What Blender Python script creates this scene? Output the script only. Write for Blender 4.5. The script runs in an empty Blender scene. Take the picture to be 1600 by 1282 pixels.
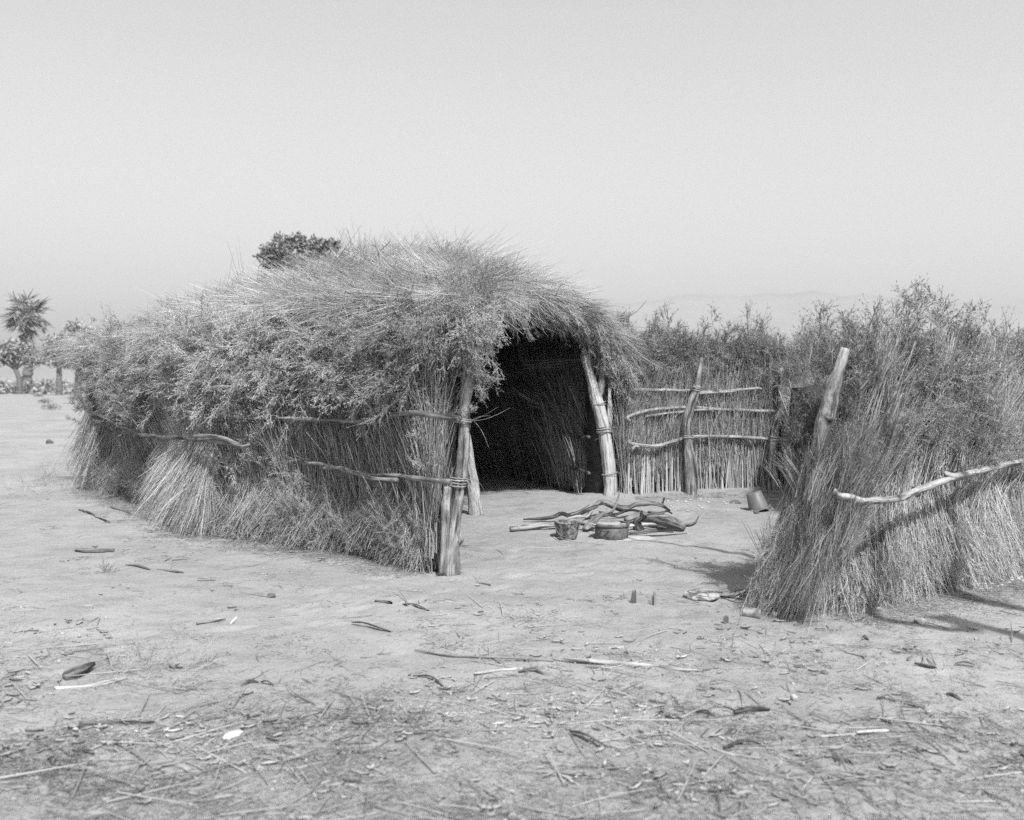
import bpy, math, random
import numpy as np
from mathutils import Vector, Matrix, Quaternion
R = np.random.RandomState(11)
random.seed(11)
sc = bpy.context.scene
COL = sc.collection

# ------------------------------------------------------------------ camera, sky, sun, exposure
CAM_H = 1.5
FPX = 1600.0            # focal length in photograph pixels (photograph is 1600 wide)
HOR = 590.0             # row of the horizon
cam_d = bpy.data.cameras.new('camera')
cam = bpy.data.objects.new('camera', cam_d); COL.objects.link(cam)
cam_d.sensor_width = 36.0; cam_d.lens = 36.0
cam_d.shift_y = -(641.0 - HOR) / 1600.0
cam_d.clip_start = 0.05; cam_d.clip_end = 20000
cam.location = (0, 0, CAM_H); cam.rotation_euler = (math.radians(90), 0, 0)
cam_d.dof.use_dof = True; cam_d.dof.focus_distance = 9.0; cam_d.dof.aperture_fstop = 2.2
sc.camera = cam

SUN_EL, SUN_AZ_X, SUN_AZ_Y = math.radians(53), 0.36, -0.93      # the sun stands behind the camera, to the right
sun_dir = Vector((SUN_AZ_X, SUN_AZ_Y, 0)).normalized() * math.cos(SUN_EL) + Vector((0, 0, math.sin(SUN_EL)))
w = bpy.data.worlds.new('World'); sc.world = w; w.use_nodes = True
nt = w.node_tree; nt.nodes.clear()
sky = nt.nodes.new('ShaderNodeTexSky'); sky.sky_type = 'NISHITA'; sky.sun_disc = False
sky.sun_elevation = SUN_EL
sky.sun_rotation = math.atan2(sun_dir.x, sun_dir.y)
sky.dust_density = 2.5; sky.air_density = 1.0; sky.ozone_density = 1.0; sky.altitude = 0
sep = nt.nodes.new('ShaderNodeSeparateColor')          # the plate is blue-sensitive: it records the blue of the sky only
bg = nt.nodes.new('ShaderNodeBackground'); bg.inputs['Strength'].default_value = 0.088
out = nt.nodes.new('ShaderNodeOutputWorld')
nt.links.new(sky.outputs[0], sep.inputs[0]); nt.links.new(sep.outputs['Blue'], bg.inputs['Color'])
nt.links.new(bg.outputs[0], out.inputs['Surface'])
sl = bpy.data.lights.new('sun', 'SUN'); sl.energy = 3.6; sl.angle = math.radians(0.53); sl.color = (1.0, 1.0, 1.0)
so = bpy.data.objects.new('sun', sl); COL.objects.link(so); so.location = sun_dir * 30
so.rotation_euler = sun_dir.to_track_quat('Z', 'Y').to_euler()
sc.view_settings.view_transform = 'Standard'; sc.view_settings.look = 'None'
sc.view_settings.exposure = 0.95; sc.view_settings.gamma = 1.0; sc.view_settings.use_curve_mapping = False
sc.render.engine = 'CYCLES'
sc.cycles.max_bounces = 6; sc.cycles.diffuse_bounces = 3; sc.cycles.volume_bounces = 0
sc.cycles.transparent_max_bounces = 8; sc.cycles.use_denoising = False
sc.cycles.volume_max_steps = 64

# ------------------------------------------------------------------ helpers
def X(px, Y): return (px - 800.0) * Y / FPX
def Z(py, Y): return CAM_H - (py - HOR) * Y / FPX
def P(px, py, Y): return (X(px, Y), Y, Z(py, Y))

def _hash(ix, iy, seed):
    n = (ix.astype(np.int64) * 374761393 + iy.astype(np.int64) * 668265263 + seed * 982451653) & 0x7fffffff
    n = (n ^ (n >> 13)) * 1274126177 & 0x7fffffff
    n = (n ^ (n >> 16)) & 0xffff
    return n / 65535.0
def vnoise(x, y, seed=0):
    x = np.asarray(x, float); y = np.asarray(y, float)
    ix = np.floor(x); iy = np.floor(y); fx = x - ix; fy = y - iy
    fx = fx * fx * (3 - 2 * fx); fy = fy * fy * (3 - 2 * fy)
    a = _hash(ix, iy, seed); b = _hash(ix + 1, iy, seed); c = _hash(ix, iy + 1, seed); d = _hash(ix + 1, iy + 1, seed)
    return (a + (b - a) * fx) * (1 - fy) + (c + (d - c) * fx) * fy - 0.5

def segdist(x, y, pts):
    best = np.full(np.shape(x), 1e9)
    for (ax, ay), (bx, by) in zip(pts[:-1], pts[1:]):
        dx, dy = bx - ax, by - ay; L = dx * dx + dy * dy
        t = np.clip(((x - ax) * dx + (y - ay) * dy) / L, 0, 1)
        best = np.minimum(best, np.hypot(x - ax - t * dx, y - ay - t * dy))
    return best

WALL_L = [(-0.50, 8.00), (-1.16, 8.82), (-1.73, 9.28), (-2.62, 9.85), (-3.13, 10.67), (-3.9, 11.9), (-4.55, 12.9), (-5.25, 13.9)]
WALL_R = [(1.12, 12.62), (0.55, 14.2), (-0.4, 15.8), (-2.4, 18.6)]
WALL_B = [(-5.25, 13.9), (-4.3, 16.6), (-2.4, 18.6)]
FENCE = [(1.28, 12.72), (1.75, 13.1), (2.35, 13.42), (3.0, 13.55), (3.72, 13.58), (4.7, 13.7)]
FENCE_T = [(3.80, 13.5), (3.72, 12.9), (3.58, 12.1), (3.40, 11.3), (3.5, 10.4), (3.65, 9.4), (3.9, 8.6)]
NEAR = [(1.92, 6.72), (2.35, 6.98), (2.95, 7.42), (3.55, 7.95), (4.4, 8.9), (5.4, 9.9), (6.6, 10.8)]

FP = []
_r = np.random.RandomState(5)
for (ax, ay, bx, by) in ((-3.2, 4.6, 1.2, 8.6), (2.6, 4.4, .6, 9.3), (.5, 4.2, 1.4, 7.2), (-1.8, 6.6, 1.0, 9.9), (1.5, 10.4, 2.9, 12.6)):
    L_ = math.hypot(bx - ax, by - ay); k_ = int(L_ / .36); an = math.atan2(by - ay, bx - ax)
    for i_ in range(k_):
        t_ = i_ / k_; FP.append((ax + (bx - ax) * t_ + (-1) ** i_ * .09 * -math.sin(an) + _r.normal(0, .05), ay + (by - ay) * t_ + (-1) ** i_ * .09 * math.cos(an) + _r.normal(0, .05), an + _r.normal(0, .2)))
def gz(x, y):
    x = np.asarray(x, float); y = np.asarray(y, float)
    fp = np.zeros(np.shape(x))
    for (fx, fy, fa) in FP:
        c_, s_ = math.cos(fa), math.sin(fa); u_ = ((x - fx) * c_ + (y - fy) * s_) / .14; v_ = (-(x - fx) * s_ + (y - fy) * c_) / .055; d_ = u_ * u_ + v_ * v_
        if fp.ndim and fp.size > 50000:
            k = d_ < 9
            if k.any(): fp[k] += -.016 * np.exp(-d_[k] ** 1.5) + .006 * np.exp(-(d_[k] - 1.8) ** 2)
        else: fp = fp + np.where(d_ < 9, -.016 * np.exp(-np.minimum(d_, 9) ** 1.5) + .006 * np.exp(-(np.minimum(d_, 9) - 1.8) ** 2), 0)
    z = 0.05 * vnoise(x / 1.7, y / 1.7, 1) + 0.028 * vnoise(x / .55, y / .55, 2) + 0.016 * vnoise(x / .2, y / .2, 3) + 0.008 * vnoise(x / .08, y / .08, 4)
    fade = np.clip(1.6 - np.hypot(x, y - 8) / 40, 0.15, 1)
    z = z * fade + 0.25 * vnoise(x / 25, y / 25, 5) * np.clip((np.hypot(x, y - 8) - 14) / 20, 0, 1)
    berm = np.exp(-(segdist(x, y, FENCE) / .32) ** 2) * .07 + np.exp(-(segdist(x, y, FENCE_T) / .35) ** 2) * .07
    berm += np.exp(-(segdist(x, y, WALL_R) / .35) ** 2) * .04
    return z + fp + berm
def gp(px, py, lift=0.0):
    Y = FPX * CAM_H / (py - HOR)
    for _ in range(3):
        z = float(gz(X(px, Y), Y)); Y = FPX * (CAM_H - z) / (py - HOR)
    return Vector((X(px, Y), Y, z + lift))

# ---- materials (the photograph is monochrome: every colour is a grey)
def mat(name, lo, hi, scale=6.0, rough=.85, bump=0.0, bscale=40.0, stretch=(1, 1, 1), tone=False, rand=.25, detail=5, contrast=(.3, .7), spec=.2, metal=0.0, coords='Object'):
    m = bpy.data.materials.new(name); m.use_nodes = True
    n = m.node_tree; n.nodes.clear(); N = n.nodes.new; L = n.links.new
    o = N('ShaderNodeOutputMaterial'); b = N('ShaderNodeBsdfPrincipled')
    b.inputs['Roughness'].default_value = rough; b.inputs['Specular IOR Level'].default_value = spec; b.inputs['Metallic'].default_value = metal
    L(b.outputs[0], o.inputs['Surface'])
    def ramp(src, l, h):
        r = N('ShaderNodeMapRange'); r.inputs[1].default_value = contrast[0]; r.inputs[2].default_value = contrast[1]
        r.inputs[3].default_value = l; r.inputs[4].default_value = h; L(src, r.inputs[0]); return r.outputs[0]
    if tone:
        at = N('ShaderNodeAttribute'); at.attribute_name = 'tone'
        oi = N('ShaderNodeObjectInfo')
        a = N('ShaderNodeMath'); a.operation = 'MULTIPLY_ADD'; a.inputs[1].default_value = rand; L(oi.outputs['Random'], a.inputs[0]); L(at.outputs['Fac'], a.inputs[2])
        r = N('ShaderNodeMapRange'); r.inputs[1].default_value = 0; r.inputs[2].default_value = 1 + rand; r.inputs[3].default_value = lo; r.inputs[4].default_value = hi
        ib = N('ShaderNodeAttribute'); ib.attribute_type = 'INSTANCER'; ib.attribute_name = 'batch'
        ad = N('ShaderNodeMath'); ad.operation = 'ADD'; L(a.outputs[0], ad.inputs[0]); L(ib.outputs['Fac'], ad.inputs[1])
        L(ad.outputs[0], r.inputs[0]); L(r.outputs[0], b.inputs['Base Color'])
        return m
    tc = N('ShaderNodeTexCoord'); mp = N('ShaderNodeMapping'); mp.inputs['Scale'].default_value = stretch
    L(tc.outputs[coords], mp.inputs[0])
    nz = N('ShaderNodeTexNoise'); nz.inputs['Scale'].default_value = scale; nz.inputs['Detail'].default_value = detail; nz.inputs['Roughness'].default_value = .65
    L(mp.outputs[0], nz.inputs['Vector']); L(ramp(nz.outputs['Fac'], lo, hi), b.inputs['Base Color'])
    if bump:
        n2 = N('ShaderNodeTexNoise'); n2.inputs['Scale'].default_value = bscale; n2.inputs['Detail'].default_value = 4
        L(mp.outputs[0], n2.inputs['Vector'])
        bp = N('ShaderNodeBump'); bp.inputs['Strength'].default_value = bump; bp.inputs['Distance'].default_value = .01
        L(n2.outputs['Fac'], bp.inputs['Height']); L(bp.outputs[0], b.inputs['Normal'])
    return m

def wood(name, lo, hi, crack=.35, blotch=(.45, .6, .55), bump=.9):
    m = bpy.data.materials.new(name); m.use_nodes = True
    n = m.node_tree; n.nodes.clear(); N = n.nodes.new; L = n.links.new
    o = N('ShaderNodeOutputMaterial'); b = N('ShaderNodeBsdfPrincipled'); b.inputs['Roughness'].default_value = .9; b.inputs['Specular IOR Level'].default_value = .1
    L(b.outputs[0], o.inputs['Surface'])
    at = N('ShaderNodeAttribute'); at.attribute_name = 'grain'
    def nz(scale, st, det=6, rough=.65):
        mp = N('ShaderNodeMapping'); mp.inputs['Scale'].default_value = st; L(at.outputs['Vector'], mp.inputs[0])
        t = N('ShaderNodeTexNoise'); t.inputs['Scale'].default_value = scale; t.inputs['Detail'].default_value = det; t.inputs['Roughness'].default_value = rough; L(mp.outputs[0], t.inputs['Vector']); return t.outputs['Fac']
    def mr(src, a, bb, c, d):
        r = N('ShaderNodeMapRange'); r.inputs[1].default_value = a; r.inputs[2].default_value = bb; r.inputs[3].default_value = c; r.inputs[4].default_value = d; L(src, r.inputs[0]); return r.outputs[0]
    def mul(a, bb):
        k = N('ShaderNodeMath'); k.operation = 'MULTIPLY'; L(a, k.inputs[0]); L(bb, k.inputs[1]); return k.outputs[0]
    streak = nz(60, (1, 1, .07)); cr = nz(28, (1, 1, .10), 3, .5); bl = nz(7, (1, 1, .45), 6, .7); fine = nz(160, (1, 1, .3), 3)
    c = mul(mul(mr(streak, .3, .7, lo, hi), mr(cr, .36, .44, crack, 1.0)), mul(mr(bl, blotch[0], blotch[1], blotch[2], 1.0), mr(fine, .3, .7, .8, 1.15)))
    L(c, b.inputs['Base Color'])
    h = mul(mr(cr, .34, .5, 0, 1), mr(bl, blotch[0], blotch[1], .7, 1.0))
    b1 = N('ShaderNodeBump'); b1.inputs['Strength'].default_value = bump; b1.inputs['Distance'].default_value = .012; L(h, b1.inputs['Height'])
    b2 = N('ShaderNodeBump'); b2.inputs['Strength'].default_value = .5; b2.inputs['Distance'].default_value = .004; L(streak, b2.inputs['Height']); L(b1.outputs[0], b2.inputs['Normal']); L(b2.outputs[0], b.inputs['Normal'])
    return m
M = {}
M['bark'] = wood('weathered_wood', .20, .46, .30, (.42, .56, .42))
M['palewood'] = wood('pale_wood', .34, .58, .55, (.36, .50, .62))
M['darkwood'] = wood('charred_wood', .05, .20, .3, (.44, .54, .30))
M['rail'] = wood('rail_wood', .22, .46, .5, (.40, .52, .55))
M['raild'] = wood('rail_wood_dark', .12, .32, .4, (.42, .54, .5))
M['fibre'] = mat('binding_fibre', .12, .42, 60)
M['core'] = mat('packed_brush', .02, .07, 18, bump=1, bscale=40, stretch=(1, 1, .15))  # near-black: the shade in the gaps between stems is put into this colour
M['leaf'] = mat('dry_leaf_brush', .10, .56, tone=True, rand=.3)
M['stem'] = mat('dry_stem', .09, .60, tone=True, rand=.35)
M['straw'] = mat('bleached_straw', .16, .66, tone=True, rand=.3)
M['cane'] = mat('cane', .14, .56, tone=True, rand=.4)
M['plume'] = mat('green_brush', .07, .40, tone=True, rand=.3)
M['litter'] = mat('litter', .07, .42, tone=True, rand=.5)
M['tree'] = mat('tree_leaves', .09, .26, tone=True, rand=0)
M['far'] = mat('hazed_leaves', .16, .38, tone=True, rand=0)  # distant foliage, paled: haze put into the leaf colour
M['trunk'] = mat('tree_bark', .08, .2, 5)
M['iron'] = mat('sooty_iron', .045, .20, 14, rough=.6, bump=.3, bscale=60, spec=.4)
M['pail'] = mat('rusty_enamel', .04, .30, 22, rough=.6, bump=.3, bscale=60, spec=.4, contrast=(.42, .6))
M['tin'] = mat('dull_tin', .16, .36, 30, rough=.5, spec=.5, metal=.4, contrast=(.4, .6))
M['bucket'] = mat('grey_metal', .10, .18, 8, rough=.5, spec=.4)
M['lid'] = mat('mottled_lid', .10, .38, 10, rough=.6, contrast=(.45, .56))
M['stone'] = mat('stone', .28, .50, 8, bump=.8, bscale=20)
M['palestone'] = mat('pale_stone', .34, .54, 8, bump=.8, bscale=20)
M['darkstone'] = mat('dark_stone', .07, .17, 8, bump=.8, bscale=20)
M['blacksheet'] = mat('dark_sheet', .015, .04, 12, bump=.5, bscale=60)
M['ash'] = mat('ash', .26, .42, 12, bump=.8, bscale=30)
M['hill'] = mat('desert_hill', .19, .25, .002)
M['smoked'] = mat('smoked_stem', .10, .42, tone=True, rand=.35)  # inner wall stems, darkened: the hut's inside shade is in their colour
M['shadecore'] = mat('shaded_brush', .03, .09, 18)  # inner wall core: the gloom behind the doorway put into its colour

def ground_mat():
    m = bpy.data.materials.new('sandy_ground'); m.use_nodes = True
    n = m.node_tree; n.nodes.clear(); N = n.nodes.new; L = n.links.new
    o = N('ShaderNodeOutputMaterial'); b = N('ShaderNodeBsdfPrincipled'); b.inputs['Roughness'].default_value = .95; b.inputs['Specular IOR Level'].default_value = .1
    L(b.outputs[0], o.inputs['Surface'])
    tc = N('ShaderNodeTexCoord')
    def noise(scale, det=6, rough=.6, vec=None, st=None):
        t = N('ShaderNodeTexNoise'); t.inputs['Scale'].default_value = scale; t.inputs['Detail'].default_value = det; t.inputs['Roughness'].default_value = rough
        src = tc.outputs['Object']
        if st:
            mp = N('ShaderNodeMapping'); mp.inputs['Scale'].default_value = st; mp.inputs['Rotation'].default_value = (0, 0, .2); L(src, mp.inputs[0]); src = mp.outputs[0]
        L(src, t.inputs['Vector']); return t.outputs['Fac']
    def mr(src, a, bb, c, d):
        r = N('ShaderNodeMapRange'); r.inputs[1].default_value = a; r.inputs[2].default_value = bb; r.inputs[3].default_value = c; r.inputs[4].default_value = d
        L(src, r.inputs[0]); return r.outputs[0]
    def mul(a, bb):
        k = N('ShaderNodeMath'); k.operation = 'MULTIPLY'; L(a, k.inputs[0]); L(bb, k.inputs[1]); return k.outputs[0]
    base = mr(noise(.6, 5), .3, .7, .26, .335)
    patch = mr(noise(2.2, 8, .72, st=(1, 1.5, 1)), .48, .72, 1.0, .70)      # trodden-in chaff and stained sand
    speck = mr(noise(26, 3, .7), .60, .72, 1.0, .60)
    fine = mr(noise(90, 3, .7), .35, .7, 1.08, .84)
    c = mul(mul(base, patch), mul(speck, fine)); L(c, b.inputs['Base Color'])
    b1 = N('ShaderNodeBump'); b1.inputs['Strength'].default_value = .7; b1.inputs['Distance'].default_value = .03
    b2 = N('ShaderNodeBump'); b2.inputs['Strength'].default_value = .6; b2.inputs['Distance'].default_value = .008
    L(noise(14, 6, .7), b1.inputs['Height']); L(noise(75, 4, .7), b2.inputs['Height']); L(b1.outputs[0], b2.inputs['Normal']); L(b2.outputs[0], b.inputs['Normal'])
    return m
M['sand'] = ground_mat()

# ---- mesh building
def mesh_np(name, V, F, material=None, smooth=False, tone=None):
    """V (n,3); F list of arrays (k,3) or (k,4)"""
    me = bpy.data.meshes.new(name)
    V = np.asarray(V, np.float32)
    if not isinstance(F, (list, tuple)): F = [F]
    F = [np.asarray(f, np.int32) for f in F if len(f)]
    me.vertices.add(len(V)); me.vertices.foreach_set('co', V.ravel())
    nl = sum(f.size for f in F); nf = sum(len(f) for f in F)
    me.loops.add(nl); me.polygons.add(nf)
    me.loops.foreach_set('vertex_index', np.concatenate([f.ravel() for f in F]))
    tot = np.concatenate([np.full(len(f), f.shape[1], np.int32) for f in F])
    me.polygons.foreach_set('loop_start', np.concatenate([[0], np.cumsum(tot)[:-1]]).astype(np.int32))
    if smooth: me.polygons.foreach_set('use_smooth', np.ones(nf, bool))
    if tone is not None:
        a = me.attributes.new('tone', 'FLOAT', 'POINT'); a.data.foreach_set('value', np.asarray(tone, np.float32))
    me.update(calc_edges=True); me.validate()
    if material: me.materials.append(M[material] if isinstance(material, str) else material)
    return me
def link(name, me, parent=None, loc=None):
    o = bpy.data.objects.new(name, me); COL.objects.link(o)
    if loc is not None: o.location = loc
    if parent is not None: o.parent = parent
    return o
def thing(name, label, cat, loc=(0, 0, 0), group=None):
    o = bpy.data.objects.new(name, None); COL.objects.link(o); o.location = loc; o.empty_display_size = .1
    o['label'] = label; o['category'] = cat
    if group: o['group'] = group
    return o
def tag(o, label, cat, group=None):
    o['label'] = label; o['category'] = cat
    if group: o['group'] = group
    return o

class Acc:
    def __init__(s): s.V = []; s.Q = []; s.T = []; s.tone = []; s.n = 0
    def add(s, V, Q=None, T=None, tone=.5):
        V = np.asarray(V, float).reshape(-1, 3)
        s.V.append(V); s.tone.append(np.broadcast_to(np.asarray(tone, float), (len(V),)).copy())
        if Q is not None and len(Q): s.Q.append(np.asarray(Q) + s.n)
        if T is not None and len(T): s.T.append(np.asarray(T) + s.n)
        s.n += len(V)
    def mesh(s, name, material, smooth=False):
        F = []
        if s.Q: F.append(np.concatenate(s.Q))
        if s.T: F.append(np.concatenate(s.T))
        return mesh_np(name, np.concatenate(s.V), F, material, smooth, np.concatenate(s.tone))

def frames(T):
    """per-point perpendicular frame for tangents (...,3)"""
    ref = np.where(np.abs(T[..., 2:3]) < .9, np.array([0., 0, 1]), np.array([1., 0, 0]))
    A = np.cross(T, ref); A /= np.linalg.norm(A, axis=-1, keepdims=True) + 1e-9
    B = np.cross(T, A); return A, B
def tubes(acc, PTS, RAD, sides=3, tone=.5, cap=False):
    """PTS (N,K,3), RAD (N,K): N polylines swept to prisms"""
    PTS = np.asarray(PTS, float); RAD = np.asarray(RAD, float); N, K, _ = PTS.shape
    T = np.gradient(PTS, axis=1); T /= np.linalg.norm(T, axis=-1, keepdims=True) + 1e-9
    A, B = frames(T)
    a = np.arange(sides) * 2 * math.pi / sides
    V = PTS[:, :, None, :] + RAD[:, :, None, None] * (np.cos(a)[None, None, :, None] * A[:, :, None, :] + np.sin(a)[None, None, :, None] * B[:, :, None, :])
    i = np.arange(N)[:, None, None] * K * sides + np.arange(K - 1)[None, :, None] * sides
    s = np.arange(sides)[None, None, :]; s2 = (s + 1) % sides
    Q = np.stack([i + s, i + s2, i + s2 + sides, i + s + sides], -1).reshape(-1, 4)
    t = np.asarray(tone, float)
    if t.ndim == 1: t = np.repeat(t, K * sides)
    acc.add(V.reshape(-1, 3), Q=Q, tone=t)
def leaves(acc, P0, D, L, W, tone=.5):
    """narrow folded leaves: base P0 (N,3), direction D, length L, width W"""
    N = len(P0); D = D / (np.linalg.norm(D, axis=1, keepdims=True) + 1e-9)
    A, B = frames(D); ph = R.rand(N) * 6.28
    S = np.cos(ph)[:, None] * A + np.sin(ph)[:, None] * B
    U = np.cross(D, S)
    L = np.broadcast_to(L, (N,))[:, None]; W = np.broadcast_to(W, (N,))[:, None]
    V = np.stack([P0, P0 + D * L * .45 + S * W, P0 + D * L + U * L * .15, P0 + D * L * .45 - S * W], 1)
    i = np.arange(N)[:, None] * 4
    Tr = np.concatenate([i + np.array([0, 1, 2]), i + np.array([0, 2, 3])])
    t = np.asarray(tone, float)
    if t.ndim == 1: t = np.repeat(t, 4)
    acc.add(V.reshape(-1, 3), T=Tr, tone=t)
def rnd(n, s=1.0): return R.normal(0, s, (n, 3))
def unit(v): return v / (np.linalg.norm(v, axis=-1, keepdims=True) + 1e-9)

# ---- sprig meshes (grow along +Z); instanced in their thousands by geometry nodes
def wig(P0, D, L, K, bend):
    n = len(P0); D = unit(D); b = rnd(n) * bend
    t = np.linspace(0, 1, K)[None, :, None]
    return P0[:, None, :] + D[:, None, :] * L[:, None, None] * t + b[:, None, :] * (t ** 2) * L[:, None, None]
def sprig_reeds(mat_, n=8, L=(.6, .95), r=(.0026, .0052), spread=.07, rad=.05, leafy=0):
    a = Acc(); P0 = np.c_[R.uniform(-rad, rad, (n, 2)), R.uniform(-.15, .1, n)]
    D = np.c_[R.normal(0, spread, (n, 2)), np.ones(n)]; Ls = R.uniform(*L, n)
    pts = wig(P0, D, Ls, 4, .09); rr = R.uniform(*r, n)[:, None] * np.array([1, .95, .85, .5])[None]
    tubes(a, pts, rr, 3, R.rand(n))
    m = n * 3
    k = R.randint(0, n, m); t = R.uniform(.2, .95, m); base = P0[k] + unit(D)[k] * (Ls[k] * t)[:, None]
    D2 = unit(D)[k] + rnd(m, .35); pts = wig(base, D2, R.uniform(.08, .2, m), 3, .15)
    tubes(a, pts, np.broadcast_to(np.array([.0016, .0013, .0007]), (m, 3)), 3, R.rand(m))
    if leafy:
        k = R.randint(0, m, leafy); tt = R.rand(leafy)
        b = pts[k, 0] * (1 - tt)[:, None] + pts[k, 2] * tt[:, None]
        leaves(a, b, unit(D2)[k] + rnd(leafy, .5), R.uniform(.012, .028, leafy), R.uniform(.0015, .003, leafy), R.rand(leafy))
    return a.mesh('reed_sprig', mat_)
def sprig_brush(mat_, L=.6, nb=14, ml=9, leafL=(.012, .026), leafW=(.0018, .0035), open_=.55, droop=0.0, mr=.0035):
    a = Acc()
    main = wig(np.zeros((1, 3)), np.array([[0, 0, 1.]]), np.array([L]), 6, .18)
    tubes(a, main, np.linspace(mr, mr * .3, 6)[None], 3, [.6])
    t = R.uniform(.12, .97, nb); f = t * 5; i = np.minimum(f.astype(int), 4); fr = (f - i)[:, None]
    P0 = main[0, i] * (1 - fr) + main[0, i + 1] * fr
    ang = R.rand(nb) * 6.28; D = np.c_[np.cos(ang) * open_, np.sin(ang) * open_, np.ones(nb)]
    Lb = R.uniform(.35, .6, nb) * L * (1.15 - t * .75)
    b = wig(P0, D, Lb, 4, .22); b[:, :, 2] -= droop * (np.linspace(0, 1, 4) ** 2)[None] * Lb[:, None]
    tubes(a, b, np.broadcast_to(np.array([.0028, .0023, .0017, .0009]), (nb, 4)), 3, R.uniform(.3, 1, nb))
    # twigs
    m = nb * 3; k = R.randint(0, nb, m); t = R.uniform(.25, .95, m) * 3; i = np.minimum(t.astype(int), 2); fr = (t - i)[:, None]
    Q0 = b[k, i] * (1 - fr) + b[k, i + 1] * fr; dd = unit(b[k, i + 1] - b[k, i]) + rnd(m, .4)
    tw = wig(Q0, dd, R.uniform(.05, .12, m) * L / .6, 3, .2)
    tubes(a, tw, np.broadcast_to(np.array([.0013, .001, .0006]), (m, 3)), 3, R.uniform(.2, 1, m))
    n = ml * m; k = R.randint(0, m, n); t = R.rand(n)[:, None]
    b0 = tw[k, 0] * (1 - t) + tw[k, 2] * t; D = unit(tw[k, 2] - tw[k, 0]) + rnd(n, .5)
    leaves(a, b0, D, R.uniform(*leafL, n), R.uniform(*leafW, n), R.rand(n))
    n = ml * nb; k = R.randint(0, nb, n); t = R.uniform(.1, 1, n) * 3; i = np.minimum(t.astype(int), 2); fr = (t - i)[:, None]
    b0 = b[k, i] * (1 - fr) + b[k, i + 1] * fr; D = unit(b[k, i + 1] - b[k, i]) + rnd(n, .5)
    leaves(a, b0, D, R.uniform(*leafL, n), R.uniform(*leafW, n), R.rand(n))
    return a.mesh('brush_sprig', mat_)
def sprig_straw(mat_, n=16, L=(.3, .75), r=(.0018, .0038), spread=.16):
    a = Acc(); P0 = np.c_[R.uniform(-.06, .06, (n, 2)), R.uniform(-.1, .1, n)]
    D = np.c_[R.normal(0, spread, (n, 2)), np.ones(n)]; Ls = R.uniform(*L, n)
    pts = wig(P0, D, Ls, 4, .12); rr = R.uniform(*r, n)[:, None] * np.array([1, .9, .8, .4])[None]
    tubes(a, pts, rr, 3, R.rand(n))
    m = n * 2; k = R.randint(0, n, m); t = R.uniform(.3, .95, m); b = P0[k] + unit(D)[k] * (Ls[k] * t)[:, None]
    tubes(a, wig(b, unit(D)[k] + rnd(m, .4), R.uniform(.05, .15, m), 3, .2), np.broadcast_to(np.array([.0013, .001, .0005]), (m, 3)), 3, R.rand(m))
    return a.mesh('straw_sprig', mat_)
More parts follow.
